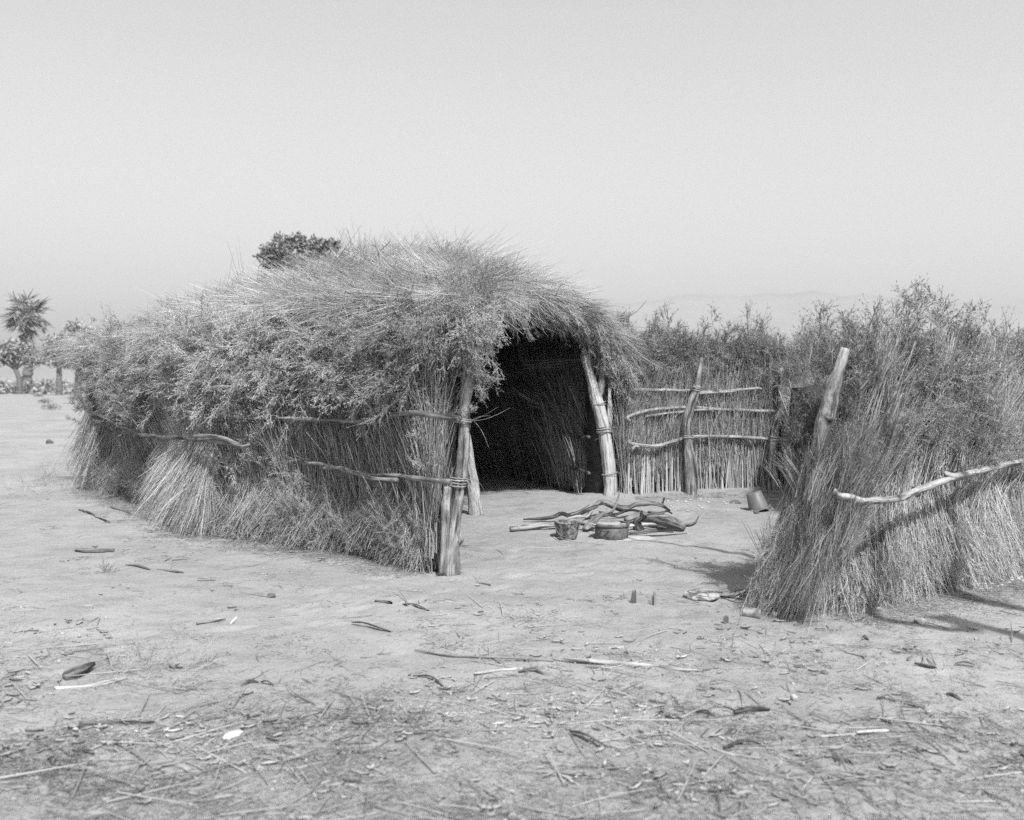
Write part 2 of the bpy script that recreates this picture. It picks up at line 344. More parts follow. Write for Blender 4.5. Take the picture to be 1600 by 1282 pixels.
def sprig_litter(kind):
    a = Acc()
    if kind == 0:      # short bent twig
        n = 2; tubes(a, wig(rnd(n, .02) * [1, 1, .1], np.c_[R.uniform(-1, 1, (n, 1)), R.normal(0, .3, (n, 1)), R.normal(.02, .05, (n, 1))], R.uniform(.08, .3, n), 4, .08) * [1, 1, .3] + [0, 0, .003], np.broadcast_to([.0024, .0024, .0018, .001], (n, 4)), 4, R.rand(n))
    elif kind == 1:    # leaf flake, curled
        for _ in range(2):
            c = rnd(1, .03)[0] * [1, 1, 0]; L = R.uniform(.02, .06); W = L * R.uniform(.12, .35); u = np.linspace(-1, 1, 5); an = R.rand() * 6.28
            x = u * L / 2; wv = W * (1 - u ** 2 * .9); zz = .004 + .005 * np.abs(u) ** 1.5 * R.uniform(-.3, 1)
            A_ = np.c_[x, -wv / 2, zz + .004 * R.rand()]; B_ = np.c_[x, wv / 2 + .1 * W * R.normal(0, 1, 5), zz + .007 * R.rand()]; C_ = np.c_[x, wv * 0, zz - .002]
            V = np.stack([A_, C_, B_], 1).reshape(-1, 3); ca, sa = math.cos(an), math.sin(an)
            V = np.c_[V[:, 0] * ca - V[:, 1] * sa, V[:, 0] * sa + V[:, 1] * ca, V[:, 2]] + c
            Q = [[i * 3 + j, i * 3 + j + 1, i * 3 + j + 4, i * 3 + j + 3] for i in range(4) for j in range(2)]
            a.add(V, Q=Q, tone=R.rand())
    elif kind == 2:    # chaff: many tiny straws
        n = 22; P0 = rnd(n, .06) * [1, 1, 0] + [0, 0, .004]; an = R.rand(n) * 6.28
        tubes(a, wig(P0, np.c_[np.cos(an), np.sin(an), R.normal(.03, .08, n)], R.uniform(.015, .06, n), 3, .15) * [1, 1, .5], np.broadcast_to([.0013, .0013, .0008], (n, 3)), 3, R.rand(n))
    elif kind == 3:    # bark chip
        L = R.uniform(.04, .09); W = L * R.uniform(.2, .4); V = []
        for i, u in enumerate(np.linspace(-1, 1, 4)):
            for v in (-1, 0, 1): V.append((u * L / 2 + R.normal(0, .005), v * W / 2 * (1 - .5 * abs(u)) + R.normal(0, .004), .007 - .004 * abs(v) + R.normal(0, .002)))
        V = np.array(V); V2 = V - [0, 0, .006]; Q = [[i * 3 + j, i * 3 + j + 1, i * 3 + j + 4, i * 3 + j + 3] for i in range(3) for j in range(2)]
        a.add(V, Q=Q, tone=.2); a.add(V2, Q=Q, tone=.2)
    elif kind == 4:    # pebble / clod
        n = 3
        for _ in range(n):
            th = np.linspace(0, 2 * math.pi, 7)[:-1]; r0 = R.uniform(.003, .009); c = rnd(1, .05)[0] * [1, 1, 0]
            V = []
            for z, s in ((-.3, .8), (.3, 1), (.75, .6)):
                for t in th: V.append((math.cos(t) * s * r0 * R.uniform(.8, 1.2), math.sin(t) * s * r0 * R.uniform(.8, 1.2), z * r0))
            V.append((0, 0, r0 * .95)); V = np.array(V) + c
            Q = [[k * 6 + i, k * 6 + (i + 1) % 6, (k + 1) * 6 + (i + 1) % 6, (k + 1) * 6 + i] for k in range(2) for i in range(6)]
            T = [[12 + i, 12 + (i + 1) % 6, 18] for i in range(6)]; a.add(V, Q=Q, T=T, tone=R.uniform(.4, 1))
    else:              # long twig
        tubes(a, wig(np.zeros((1, 3)) + [0, 0, .006], np.array([[1, 0, .0]]), np.array([R.uniform(.25, .5)]), 6, .12) * [1, 1, .2], np.linspace(.0045, .0015, 6)[None], 4, [R.rand()])
        m = 3; b = np.c_[R.uniform(.05, .3, m), np.zeros(m), np.full(m, .006)]
        tubes(a, wig(b, np.c_[np.ones(m), R.choice([-.6, .6], m), R.rand(m) * .1], R.uniform(.04, .12, m), 3, .1), np.broadcast_to([.002, .0015, .001], (m, 3)), 3, R.rand(m))
    return a.mesh('litter_piece', 'litter')

LIB = {}
def lib(name, meshes):
    c = bpy.data.collections.new('library_' + name)
    for i, me in enumerate(meshes):
        o = bpy.data.objects.new('%s_%02d' % (name, i), me); c.objects.link(o)
    LIB[name] = (c, len(meshes))
lib('reeds', [sprig_reeds('stem') for _ in range(7)])
lib('reedleaf', [sprig_reeds('stem', n=7, leafy=90) for _ in range(7)])
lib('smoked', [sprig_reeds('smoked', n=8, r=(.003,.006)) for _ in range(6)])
lib('canes', [sprig_reeds('cane', n=6, L=(.75, 1.0), r=(.004, .0065), spread=.035, rad=.06) for _ in range(7)])
lib('strawL', [sprig_straw('straw', L=(.5, 1.1), spread=.1) for _ in range(6)])
lib('straw', [sprig_straw('straw') for _ in range(8)])
lib('skirt', [sprig_brush('stem', L=.62, nb=12, ml=4, open_=.32, leafL=(.01, .022), leafW=(.0013, .0026)) for _ in range(8)])
lib('leafy', [sprig_brush('leaf', L=.42, nb=14, ml=10, open_=.6) for _ in range(9)])
lib('fringe', [sprig_brush('straw', L=.6, nb=12, ml=12, open_=.28, leafL=(.012, .026), leafW=(.002, .0036)) for _ in range(8)])
lib('plume', [sprig_brush('plume', L=.62, nb=16, ml=10, open_=.42, droop=.15, leafL=(.014, .032), leafW=(.002, .004)) for _ in range(8)])
lib('litter', [sprig_litter(k) for k in (0, 0, 0, 0, 1, 1, 1, 1, 2, 2, 2, 3, 4)])
lib('twig', [sprig_litter(5) for _ in range(5)])
lib('chaff', [sprig_litter(2) for _ in range(5)])

GN = {}
def gn_group(coll, key):
    if key in GN: return GN[key]
    g = bpy.data.node_groups.new('scatter_' + key, 'GeometryNodeTree')
    g.interface.new_socket('Geometry', in_out='INPUT', socket_type='NodeSocketGeometry'); g.interface.new_socket('Geometry', in_out='OUTPUT', socket_type='NodeSocketGeometry')
    N = g.nodes.new; L = g.links.new
    gi = N('NodeGroupInput'); go = N('NodeGroupOutput'); ip = N('GeometryNodeInstanceOnPoints')
    ci = N('GeometryNodeCollectionInfo'); ci.inputs['Collection'].default_value = coll; ci.inputs['Separate Children'].default_value = True; ci.inputs['Reset Children'].default_value = True
    def attr(nm, ty):
        a = N('GeometryNodeInputNamedAttribute'); a.data_type = ty; a.inputs['Name'].default_value = nm; return a.outputs['Attribute']
    L(gi.outputs[0], ip.inputs['Points']); L(ci.outputs[0], ip.inputs['Instance']); ip.inputs['Pick Instance'].default_value = True
    L(attr('idx', 'INT'), ip.inputs['Instance Index']); L(attr('rot', 'QUATERNION'), ip.inputs['Rotation']); L(attr('scl', 'FLOAT_VECTOR'), ip.inputs['Scale'])
    L(ip.outputs[0], go.inputs[0]); GN[key] = g; return g
def quats(D, roll):
    """rotation taking +Z to D with a roll about it"""
    D = unit(D); w_ = 1 + D[:, 2]; q = np.c_[w_, -D[:, 1], D[:, 0], np.zeros(len(D))]
    bad = w_ < 1e-4; q[bad] = [0, 1, 0, 0]; q /= np.linalg.norm(q, axis=1, keepdims=True)
    c, s = np.cos(roll / 2), np.sin(roll / 2)       # q * (c,0,0,s)
    return np.c_[q[:, 0] * c - q[:, 3] * s, q[:, 1] * c + q[:, 2] * s, q[:, 2] * c - q[:, 1] * s, q[:, 3] * c + q[:, 0] * s]
def scatter(name, key, P_, D, S, parent=None, flat=False, sz=None):
    P_ = np.asarray(P_, float); n = len(P_)
    me = bpy.data.meshes.new(name); me.vertices.add(n); me.vertices.foreach_set('co', P_.astype(np.float32).ravel())
    q = quats(np.asarray(D, float), R.rand(n) * 6.28)
    if flat:
        a = R.rand(n) * 6.28; q = np.c_[np.cos(a / 2), np.zeros(n), np.zeros(n), np.sin(a / 2)]
    a = me.attributes.new('rot', 'QUATERNION', 'POINT'); a.data.foreach_set('value', q.astype(np.float32).ravel())
    S = np.broadcast_to(S, (n,)).astype(float); V = np.stack([S, S, S if sz is None else S * sz], 1)
    a = me.attributes.new('scl', 'FLOAT_VECTOR', 'POINT'); a.data.foreach_set('vector', V.astype(np.float32).ravel())
    ba = .75 * (vnoise(P_[:, 0] * 2.6 + P_[:, 1] * 1.9, P_[:, 2] * 2.2 - P_[:, 1] * 1.1, 91) + .6 * vnoise(P_[:, 0] * 7 + P_[:, 1] * 5, P_[:, 2] * 5, 92))
    a = me.attributes.new('batch', 'FLOAT', 'POINT'); a.data.foreach_set('value', ba.astype(np.float32))
    c, k = LIB[key]; a = me.attributes.new('idx', 'INT', 'POINT'); a.data.foreach_set('value', R.randint(0, k, n).astype(np.int32))
    o = link(name, me, parent); md = o.modifiers.new('scatter', 'NODES'); md.node_group = gn_group(c, key)
    o['kind'] = 'stuff'
    return o

# ---- solid limbs, poles, stones
def resample(pts, n):
    pts = np.asarray(pts, float); K = len(pts)
    if K == 2: t = np.linspace(0, 1, n)[:, None]; return pts[0] * (1 - t) + pts[1] * t
    e = np.vstack([2 * pts[0] - pts[1], pts, 2 * pts[-1] - pts[-2]]); u = np.linspace(0, K - 1 - 1e-6, n); i = u.astype(int); t = (u - i)[:, None]
    p0, p1, p2, p3 = e[i], e[i + 1], e[i + 2], e[i + 3]
    return .5 * (2 * p1 + (p2 - p0) * t + (2 * p0 - 5 * p1 + 4 * p2 - p3) * t * t + (3 * p1 - p0 - 3 * p2 + p3) * t ** 3)
def limb(name, pts, radii, material='bark', parent=None, sides=12, n=None, rough=.12, wob=.004, seed=None, flat=1.0, mesh_only=False):
    pts = np.asarray(pts, float); L = np.sum(np.linalg.norm(np.diff(pts, axis=0), axis=1)); n = n or int(np.clip(L / .035, 8, 60))
    C = resample(pts, n); r = np.interp(np.linspace(0, 1, n), np.linspace(0, 1, len(radii)), radii)
    T = np.gradient(C, axis=0); T = unit(T); A = np.cross(T, [0.31, .2, .93] if abs(T[0, 2]) < .8 else [1, .1, 0]); A = unit(A); B = np.cross(T, A)
    a = np.arange(sides) * 2 * math.pi / sides; s = seed if seed is not None else R.randint(1000)
    u = np.arange(n)[:, None] * L / n
    ca, sa = np.cos(a)[None], np.sin(a)[None]
    nz = 1 + rough * 2 * (vnoise(ca * 1.3 + u * 3 + s, sa * 1.3 + u * .7, s) + .6 * vnoise(ca * 3 + u * 9, sa * 3 + s, s + 1) + .5 * vnoise(u * 14 + s + 0 * ca, ca * 0, s + 2))
    w_ = np.arange(n) * (L / n) * 4
    C = C + np.c_[vnoise(w_, np.zeros(n) + s, s + 3), vnoise(w_, np.zeros(n) + s, s + 4), vnoise(w_, np.zeros(n) + s, s + 5)] * wob * 4
    rr = r[:, None] * nz
    V = C[:, None] + (rr * ca)[..., None] * A[:, None] + (rr * sa * flat)[..., None] * B[:, None]
    V = V.reshape(-1, 3)
    i = np.arange(n - 1)[:, None] * sides; k = np.arange(sides)[None]; k2 = (k + 1) % sides
    Q = np.stack([i + k, i + k2, i + k2 + sides, i + k + sides], -1).reshape(-1, 4)
    V = np.vstack([V, C[0] - T[0] * r[0] * .15, C[-1] + T[-1] * r[-1] * .15]); c0 = n * sides
    k = np.arange(sides); k2 = (k + 1) % sides
    T3 = np.vstack([np.c_[k2, k, np.full(sides, c0)], np.c_[k + (n - 1) * sides, k2 + (n - 1) * sides, np.full(sides, c0 + 1)]])
    me = mesh_np(name, V, [Q, T3], material, smooth=True)
    G = np.stack([ca * r[:, None] * 1.0 + 0 * u, sa * r[:, None] + 0 * u, u + 0 * ca], -1).reshape(-1, 3) + [s * 1.37, s * .71, s * .33]
    G = np.vstack([G, G[0], G[-1]]); ga = me.attributes.new('grain', 'FLOAT_VECTOR', 'POINT'); ga.data.foreach_set('vector', G.astype(np.float32).ravel())
    if mesh_only: return me
    return link(name, me, parent)
def coils(name, c, r, axis=(0, 0, 1), turns=4, pitch=.014, tr=.006, parent=None, material='fibre', ends=2):
    tr = tr * .72; pitch = pitch * .8
    a = Acc(); ax = Vector(axis).normalized(); q = Vector((0, 0, 1)).rotation_difference(ax)
    n = turns * 14; u = np.linspace(0, 1, n); ph = u * turns * 2 * math.pi
    sd = R.rand() * 9; rr = r * (1.04 + .14 * vnoise(ph * .35 + sd, ph * 0, 3)) + tr * .7
    loc = np.c_[np.cos(ph) * rr, np.sin(ph) * rr, (u - .5) * pitch * turns + 2.2 * pitch * vnoise(ph * .25 + sd, ph * 0, 4) + .9 * pitch * np.sin(ph * .5 + sd)]
    m = np.array(q.to_matrix()); loc = loc @ m.T + np.array(c)
    tubes(a, loc[None], (tr * (1 + .7 * vnoise(ph * .6 + sd, ph * 0, 5)))[None], 5, .6)
    l2 = loc[::-1] + R.normal(0, tr * .6, loc.shape); m2 = int(n * .6); tubes(a, l2[None, :m2], np.full((1, m2), tr * .55), 5, .4)
    if ends:
        k = ends * 3; p0 = np.repeat(loc[[-1]], k, 0); d = unit(rnd(k) + [.6, -.3, -.6])
        tubes(a, wig(p0, d, R.uniform(.06, .2, k), 5, .5), np.broadcast_to(np.linspace(tr * .6, tr * .2, 5), (k, 5)), 3, .7)
    return link(name, a.mesh(name, material, True), parent)
def lump(name, loc, size, material, seed=0, rough=.35, parent=None, rot=0, link_it=True, cuts=3):
    import bmesh
    bm = bmesh.new(); bmesh.ops.create_icosphere(bm, subdivisions=cuts, radius=1.0)
    V = np.array([v.co[:] for v in bm.verts])
    d = 1 + rough * (vnoise(V[:, 0] * 1.5 + seed, V[:, 1] * 1.5 + V[:, 2] * 1.1, seed) * 1.4 + .5 * vnoise(V[:, 0] * 4 + V[:, 2] * 3, V[:, 1] * 4 + seed, seed + 1))
    V = V * d[:, None]
    for _ in range(5):       # a few broken flats
        nn = unit(rnd(1))[0]; h = R.uniform(.62, .85); s_ = V @ nn; V = V - np.maximum(s_ - h, 0)[:, None] * nn
    V = V * np.array(size)
    for v, c in zip(bm.verts, V): v.co = c
    me = bpy.data.meshes.new(name); bm.to_mesh(me); bm.free(); me.materials.append(M[material])
    for p in me.polygons: p.use_smooth = False
    o = link(name, me, parent, loc); o.rotation_euler = (0, 0, rot); return o
def lathe(name, prof, material, parent=None, seg=40, wob=0.0, smooth=True):
    prof = np.asarray(prof, float); n = len(prof); a = np.arange(seg) * 2 * math.pi / seg
    w_ = 1 + wob * vnoise(np.cos(a)[None] * 2 + prof[:, 1:2] * 6, np.sin(a)[None] * 2, 7)
    V = np.stack([prof[:, 0:1] * np.cos(a) * w_, prof[:, 0:1] * np.sin(a) * w_, prof[:, 1:2] + 0 * a], -1).reshape(-1, 3)
    i = np.arange(n - 1)[:, None] * seg; k = np.arange(seg)[None]; k2 = (k + 1) % seg
    Q = np.stack([i + k, i + k2, i + k2 + seg, i + k + seg], -1).reshape(-1, 4)
    me = mesh_np(name, V, [Q], material, smooth=smooth)
    return link(name, me, parent)

class Path:
    def __init__(s, pts):
        s.p = np.array(pts, float); d = np.linalg.norm(np.diff(s.p, axis=0), axis=1); s.c = np.r_[0, np.cumsum(d)]; s.L = s.c[-1]
    def at(s, t):
        t = np.asarray(t, float); x = np.interp(t, s.c, s.p[:, 0]); y = np.interp(t, s.c, s.p[:, 1])
        e = .25; x1 = np.interp(t + e, s.c, s.p[:, 0]) - np.interp(t - e, s.c, s.p[:, 0]); y1 = np.interp(t + e, s.c, s.p[:, 1]) - np.interp(t - e, s.c, s.p[:, 1])
        T = unit(np.stack([x1, y1, 0 * x1], -1)); return np.stack([x, y], -1), T
    def hit(s, px, off=0.0):
        """where the sight line through column px meets this path moved off metres towards the viewer"""
        k = (px - 800.0) / FPX; best = None
        for t in np.linspace(0, s.L, 600):
            q, T = s.at(t); n = np.array([T[1], -T[0]]);
            if n[1] > 0: n = -n
            q = q + n * off; e = abs(q[0] - k * q[1])
            if best is None or e < best[0]: best = (e, q)
        return best[1]
    def pts(s, lst, off=0.0):
        o = []
        for px, py in lst:
            q = s.hit(px, off); o.append((q[0], q[1], Z(py, q[1])))
        return o
def slab(name, path, h0, h1, thick, material='core', parent=None, n=40, side=1, bulge=0.0):
    """closed wall body; h1 may be a function of s"""
    t = np.linspace(0, path.L, n); q, T = path.at(t); nn = np.stack([T[:, 1], -T[:, 0]], -1) * side
    m = 7; zz = np.linspace(0, 1, m); V = []
    for s_ in (-.5, .5):
        for j in range(m):
            hh = h0 + (np.array([h1(a) if callable(h1) else h1 for a in t]) - h0) * zz[j]
            off = s_ * thick + .06 * vnoise(t * 2 + j * .7, t * 0 + j * 1.3 + s_, 9)
            V.append(np.c_[q + nn * off[:, None], hh + .05 * (vnoise(t * 5, t * 0 + s_, 12) if j == m - 1 else 0)])
    V = np.array(V)  # (2m,n,3)
    Vf = V.reshape(-1, 3); Q = []
    ring = list(range(m)) + list(range(2 * m - 1, m - 1, -1))
    for a, b in zip(ring, ring[1:] + ring[:1]):
        for i in range(n - 1): Q.append((a * n + i, a * n + i + 1, b * n + i + 1, b * n + i))
    for e in (0, n - 1):
        for j in range(m - 1): Q.append((j * n + e, (j + 1) * n + e, (m + j + 1) * n + e, (m + j) * n + e))
    return link(name, mesh_np(name, Vf, [np.array(Q)], material), parent)

# ------------------------------------------------------------------ ground, hills
def axis(lo, hi, fine_lo, fine_hi, step, grow=1.08):
    mid = list(np.arange(fine_lo, fine_hi, step)); a = []; s = step; v = fine_lo
    while v > lo: s *= grow; v -= s; a.append(max(v, lo))
    b = []; s = step; v = mid[-1]
    while v < hi: s *= grow; v += s; b.append(min(v, hi))
    return np.array(a[::-1] + mid + b)
gx = axis(-5200, 5200, -3.6, 4.2, .026, 1.045); gy = axis(-900, 5600, 3.2, 11.5, .026, 1.045)
XX, YY = np.meshgrid(gx, gy); ZZ = gz(XX, YY)
nx, ny = len(gx), len(gy); i = (np.arange(ny - 1)[:, None] * nx + np.arange(nx - 1)[None]).ravel()
g = link('ground', mesh_np('ground', np.c_[XX.ravel(), YY.ravel(), ZZ.ravel()], [np.c_[i, i + 1, i + 1 + nx, i + nx]], 'sand', smooth=True)); g['kind'] = 'structure'
print('ground quads', len(i))

def ridge(px0, px1, Y, prof):
    n = 160; V = []; px = np.linspace(px0, px1, n)
    top = CAM_H + (HOR - np.interp(px, [p[0] for p in prof], [p[1] for p in prof])) * Y / FPX
    top = top + 25 * vnoise(px / 30, px * 0, 31) + 10 * vnoise(px / 9, px * 0, 32)
    rows = 14
    for j in range(rows):
        u = j / (rows - 1); yy = Y - 900 * (1 - u); zz = -3 + (top + 3) * (u ** 1.3) * (1 + .25 * vnoise(px / 18 + j * .3, px * 0 + j * .8, 33) * (1 - u) * 2)
        V.append(np.c_[(px - 800) / FPX * yy, np.full(n, yy), zz])
    V.append(np.c_[(px - 800) / FPX * (Y + 900), np.full(n, Y + 900), np.full(n, -3)])
    V = np.concatenate(V); i = (np.arange(rows)[:, None] * n + np.arange(n - 1)[None]).ravel()
    o = link('mountain', mesh_np('mountain', V, [np.c_[i, i + 1, i + 1 + n, i + n]], 'hill', smooth=True)); o['kind'] = 'structure'
ridge(-400, 2100, 4400, [(-400, 560), (300, 552), (650, 535), (800, 500), (930, 478), (1000, 470), (1120, 462), (1280, 455), (1400, 466), (1520, 478), (1700, 490), (2100, 520)])

# ------------------------------------------------------------------ the brush hut
hut = thing('brush_hut', 'large arched hut of dry brush and straw with a dark open front', 'hut', (0, 8, 0))
hut.location = (0, 0, 0)
WL, WR, WB = Path(WALL_L), Path(WALL_R), Path(WALL_B)
def eaveL(s): return 2.06
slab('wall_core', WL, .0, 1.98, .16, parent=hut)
slab('wall_core', WR, .0, 1.95, .14, 'shadecore', parent=hut)
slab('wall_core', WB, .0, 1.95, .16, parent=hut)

# roof surface: u runs from the open front (0) to the far end (1), v from the near wall (0) over the ridge to the far wall (1)
def lerp_poly(pts, u):
    pts = np.asarray(pts, float); k = np.linspace(0, 1, len(pts)); return np.stack([np.interp(u, k, pts[:, j]) for j in range(pts.shape[1])], -1)
EL = np.array([(-.30, 7.95, 2.08), (-1.28, 8.92, 2.12), (-2.3, 9.65, 2.16), (-3.2, 10.7, 2.10), (-4.25, 12.4, 2.03), (-5.3, 13.95, 1.95)])
RG = np.array([(.05, 11.9, 2.55), (-.7, 12.6, 2.85), (-1.6, 13.4, 2.97), (-2.6, 14.6, 2.84), (-3.4, 15.5, 2.74), (-4.0, 16.0, 2.56)])
ER = np.array([(1.34, 12.5, 1.98), (.8, 14.1, 2.0), (.1, 15.6, 2.0), (-.7, 16.8, 2.0), (-1.6, 18.0, 2.0), (-2.4, 18.8, 1.95)])
def roof(u, v):
    a, r, b = lerp_poly(EL, u), lerp_poly(RG, u), lerp_poly(ER, u)
    w1 = np.clip(v * 2, 0, 1)[..., None]; w2 = np.clip(v * 2 - 1, 0, 1)[..., None]
    p = a * (1 - w1) + r * w1; p = p * (1 - w2) + b * w2
    f = np.where(v < .5, 1 - (1 - w1[..., 0]) ** 1.3, 1 - w2[..., 0] ** 1.9)       # convex profile
    zb = np.where(v < .5, a[..., 2], b[..., 2]); z = zb + (r[..., 2] - zb) * f
    q = p.copy(); q[..., 2] = z + .07 * vnoise(u * 14, v * 12, 41) + .05 * vnoise(u * 30, v * 26, 42); return q
def roof_frame(u, v):
    e = .02; p = roof(u, v); du = unit(roof(u + e, v) - roof(u - e, v)); dv = unit(roof(u, np.clip(v + e, 0, 1)) - roof(u, np.clip(v - e, 0, 1)))
    n = unit(np.cross(du, dv)); n = n * np.sign(n[..., 2:3]); return p, du, dv, n
uu, vv = np.meshgrid(np.linspace(0, 1, 36), np.linspace(0, 1, 40), indexing='ij'); Rt = roof(uu, vv) - [0, 0, .04]; Rb = Rt - [0, 0, .14]
n1, n2 = uu.shape; idx = (np.arange(n1 - 1)[:, None] * n2 + np.arange(n2 - 1)[None]).ravel(); Qt = np.c_[idx, idx + 1, idx + 1 + n2, idx + n2]; off = n1 * n2
edge = []
for i_ in range(n2 - 1): edge += [(i_, i_ + 1, off + i_ + 1, off + i_), ((n1 - 1) * n2 + i_, (n1 - 1) * n2 + i_ + 1, off + (n1 - 1) * n2 + i_ + 1, off + (n1 - 1) * n2 + i_)]
for i_ in range(n1 - 1): edge += [(i_ * n2, (i_ + 1) * n2, off + (i_ + 1) * n2, off + i_ * n2), (i_ * n2 + n2 - 1, (i_ + 1) * n2 + n2 - 1, off + (i_ + 1) * n2 + n2 - 1, off + i_ * n2 + n2 - 1)]
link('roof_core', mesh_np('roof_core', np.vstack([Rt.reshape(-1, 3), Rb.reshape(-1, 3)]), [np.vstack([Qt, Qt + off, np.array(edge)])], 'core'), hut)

def wall_points(path, n, h0, h1, off, side=1, s0=0, s1=None, gaps=None):
    s = R.uniform(s0, s1 if s1 else path.L, n); h = R.uniform(h0, h1, n) if not callable(h0) else h0(s)
    q, T = path.at(s); nn = np.stack([T[:, 1], -T[:, 0], 0 * T[:, 0]], -1) * side
    o = R.uniform(*off, n) if isinstance(off, tuple) else off(s, h)
    return np.c_[q + nn[:, :2] * o[:, None], h], T, nn, s
SIDE_L = -1      # WL runs away from the camera to the left: outward is towards the camera-left
q, T = WL.at(np.array([2.0])); SIDE_L = 1 if (-T[0, 0]) < 0 else -1
UP = np.array([0, 0, 1.])
def wall_layer(name, key, n, h, off, up, along, outw, jit, scale, s0=0, s1=None, path=None, side=None, parent=hut, keep=None):
    path = path or WL; side = SIDE_L if side is None else side
    p, T, nn, s = wall_points(path, n, h[0], h[1], off, side, s0, s1)
    tl = vnoise(s * 2.4 + 5, p[:, 2] * 1.3, 17) * 1.1 + vnoise(s * 6, p[:, 2] * 2.0, 18) * .5
    p = p + nn * (vnoise(s * 3.1, p[:, 2] * 2.4, 19) * .09 * (np.abs(outw) > .04))[:, None]
    D = up * UP + (along + tl * min(1.0, 4 * jit) * .55)[:, None] * T + outw * nn + rnd(n, jit)
    if keep is not None:
        k = keep(s, p[:, 2]); p, D, s = p[k], D[k], s[k]
    return scatter(name, key, p, D, R.uniform(*scale, len(p)), parent)
# upright stems behind everything
wall_layer('wall_stems', 'reeds', 3000, (.0, 1.3), (.07, .13), 1, .0, .02, .05, (.8, 1.05))
wall_layer('wall_stems', 'reedleaf', 900, (.4, 1.3), (.10, .17), 1, .0, .05, .14, (.7, 1.0))
# skirt under the lower rail: brush laid tips down, flaring out
def clump(s, h, f=1.3, th=-.12, sd=51): return vnoise(s * f, h * f * 1.2, sd) > th
wall_layer('skirt_brush', 'skirt', 1700, (.35, .66), (.09, .19), -1, -.0, .10, .16, (.6, .9), s0=.15)
wall_layer('skirt_brush', 'skirt', 1100, (.0, .25), (.14, .30), 1, .45, .0, .30, (.35, .6), s0=.1)
wall_layer('skirt_brush', 'reedleaf', 800, (.3, .62), (.13, .22), -1, .35, .12, .18, (.45, .65), s0=.15)
# the pale sheaf hanging from mid height
wall_layer('straw_sheaf', 'strawL', 520, (.8, 1.15), (.12, .24), -1, .10, .22, .10, (.7, .9), s0=2.9, s1=4.3)
wall_layer('straw_sheaf', 'strawL', 420, (.4, .8), (.20, .34), -1, .1, .18, .13, (.5, .75), s0=2.8, s1=4.5)
# leafy upper half
def low_edge(s, h): return h > 1.40 + .35 * vnoise(s * 1.4, s * 0, 61) + .2 * vnoise(s * 5, s * 0, 62)
wall_layer('leafy_thatch', 'leafy', 3700, (1.2, 2.0), (.06, .24), -.35, .1, .30, .5, (.35, 1.0), keep=lambda s, h: low_edge(s, h) & (vnoise(s * 2.1, h * 2.7, 33) > -.24))
wall_layer('leafy_thatch', 'leafy', 1500, (1.05, 1.6), (.10, .24), -.4, .1, .35, .45, (.4, .8), s0=5.0)
wall_layer('leafy_thatch', 'leafy', 420, (.45, 1.35), (.12, .2), .6, .0, .45, .5, (.5, .8), keep=lambda s, h: clump(s, h, 1.6, .12, 77))
wall_layer('leafy_thatch', 'leafy', 450, (1.7, 1.95), (.0, .20), .1, .1, .3, .5, (.45, .75))
wall_layer('leafy_thatch', 'skirt', 700, (1.3, 2.0), (.08, .24), -.4, .2, .35, .6, (.4, .9), keep=low_edge)

# roof straw
def roof_layer(name, key, n, urange, vrange, a_du, a_dv, a_n, jit, scale, lift=(.0, .08), keep=None):
    u = R.uniform(*urange, n); v = R.uniform(*vrange, n); p, du, dv, nn = roof_frame(u, v)
    sgn = np.where(v < .5, -1, 1)[:, None]
    D = a_du * du + a_dv * dv * sgn + a_n * nn + rnd(n, 1) * jit
    D = D + du * (1.5 * vnoise(u * 17, v * 9, 23))[:, None] + dv * (1.0 * vnoise(u * 15 + 4, v * 11, 24))[:, None]
    p = p + nn * (R.uniform(*lift, n) + .05 * vnoise(u * 24, v * 16, 25))[:, None]
    if keep is not None: k = keep(u, v); p, D = p[k], D[k]
    return scatter(name, key, p, D, R.uniform(*scale, len(p)), hut)
roof_layer('roof_straw', 'straw', 6800, (0, 1), (0.02, .62), .5, .7, -.02, .12, (.6, .95), lift=(-.06, .03))
roof_layer('roof_straw', 'strawL', 1700, (0.05, 1), (0.05, .6), -.9, .35, -.02, .14, (.6, .95), lift=(-.03, .05))
roof_layer('roof_straw', 'straw', 2200, (0, .35), (0.45, 1.0), -.4, .9, -.02, .14, (.6, .9), lift=(-.06, .03))
roof_layer('roof_straw', 'leafy', 160, (0, 1), (0, .08), -.1, .7, .05, .35, (.5, .8), lift=(-.05, .03))
roof_layer('roof_straw', 'strawL', 700, (0, 1), (0, .10), .25, 1.0, -.06, .12, (.45, .7), lift=(-.02, .06))
roof_layer('roof_straw', 'straw', 900, (0, 1), (0, .16), .3, .9, -.02, .2, (.5, .85), lift=(-.02, .06))
roof_layer('roof_tufts', 'leafy', 120, (.02, .98), (.3, .55), .1, .2, .6, .5, (.4, .8), lift=(-.05, .0))
roof_layer('roof_tufts', 'straw', 110, (.02, .9), (.38, .56), -.5, .1, .25, .3, (.4, .8), lift=(-.05,.0))
for k in range(70):
    u0, v0 = R.uniform(.03, .95), R.uniform(.06, .5) if k < 50 else R.uniform(.4, .95); 
    if v0 > .52: u0 = R.uniform(.02, .25)
    du_, dv_ = (R.uniform(-.12, .12), R.uniform(-.22, .22)); ts = np.linspace(0, 1, 5)
    uu_, vv_ = np.clip(u0 + du_ * ts, 0, 1), np.clip(v0 + dv_ * ts, 0, 1); pp = roof(uu_, vv_); pp[:, 2] += .085 + .03 * ts * R.rand()
    limb('roof_cane', pp, [R.uniform(.006, .014), .008, .005], 'rail', hut, sides=5, n=12, rough=.05)
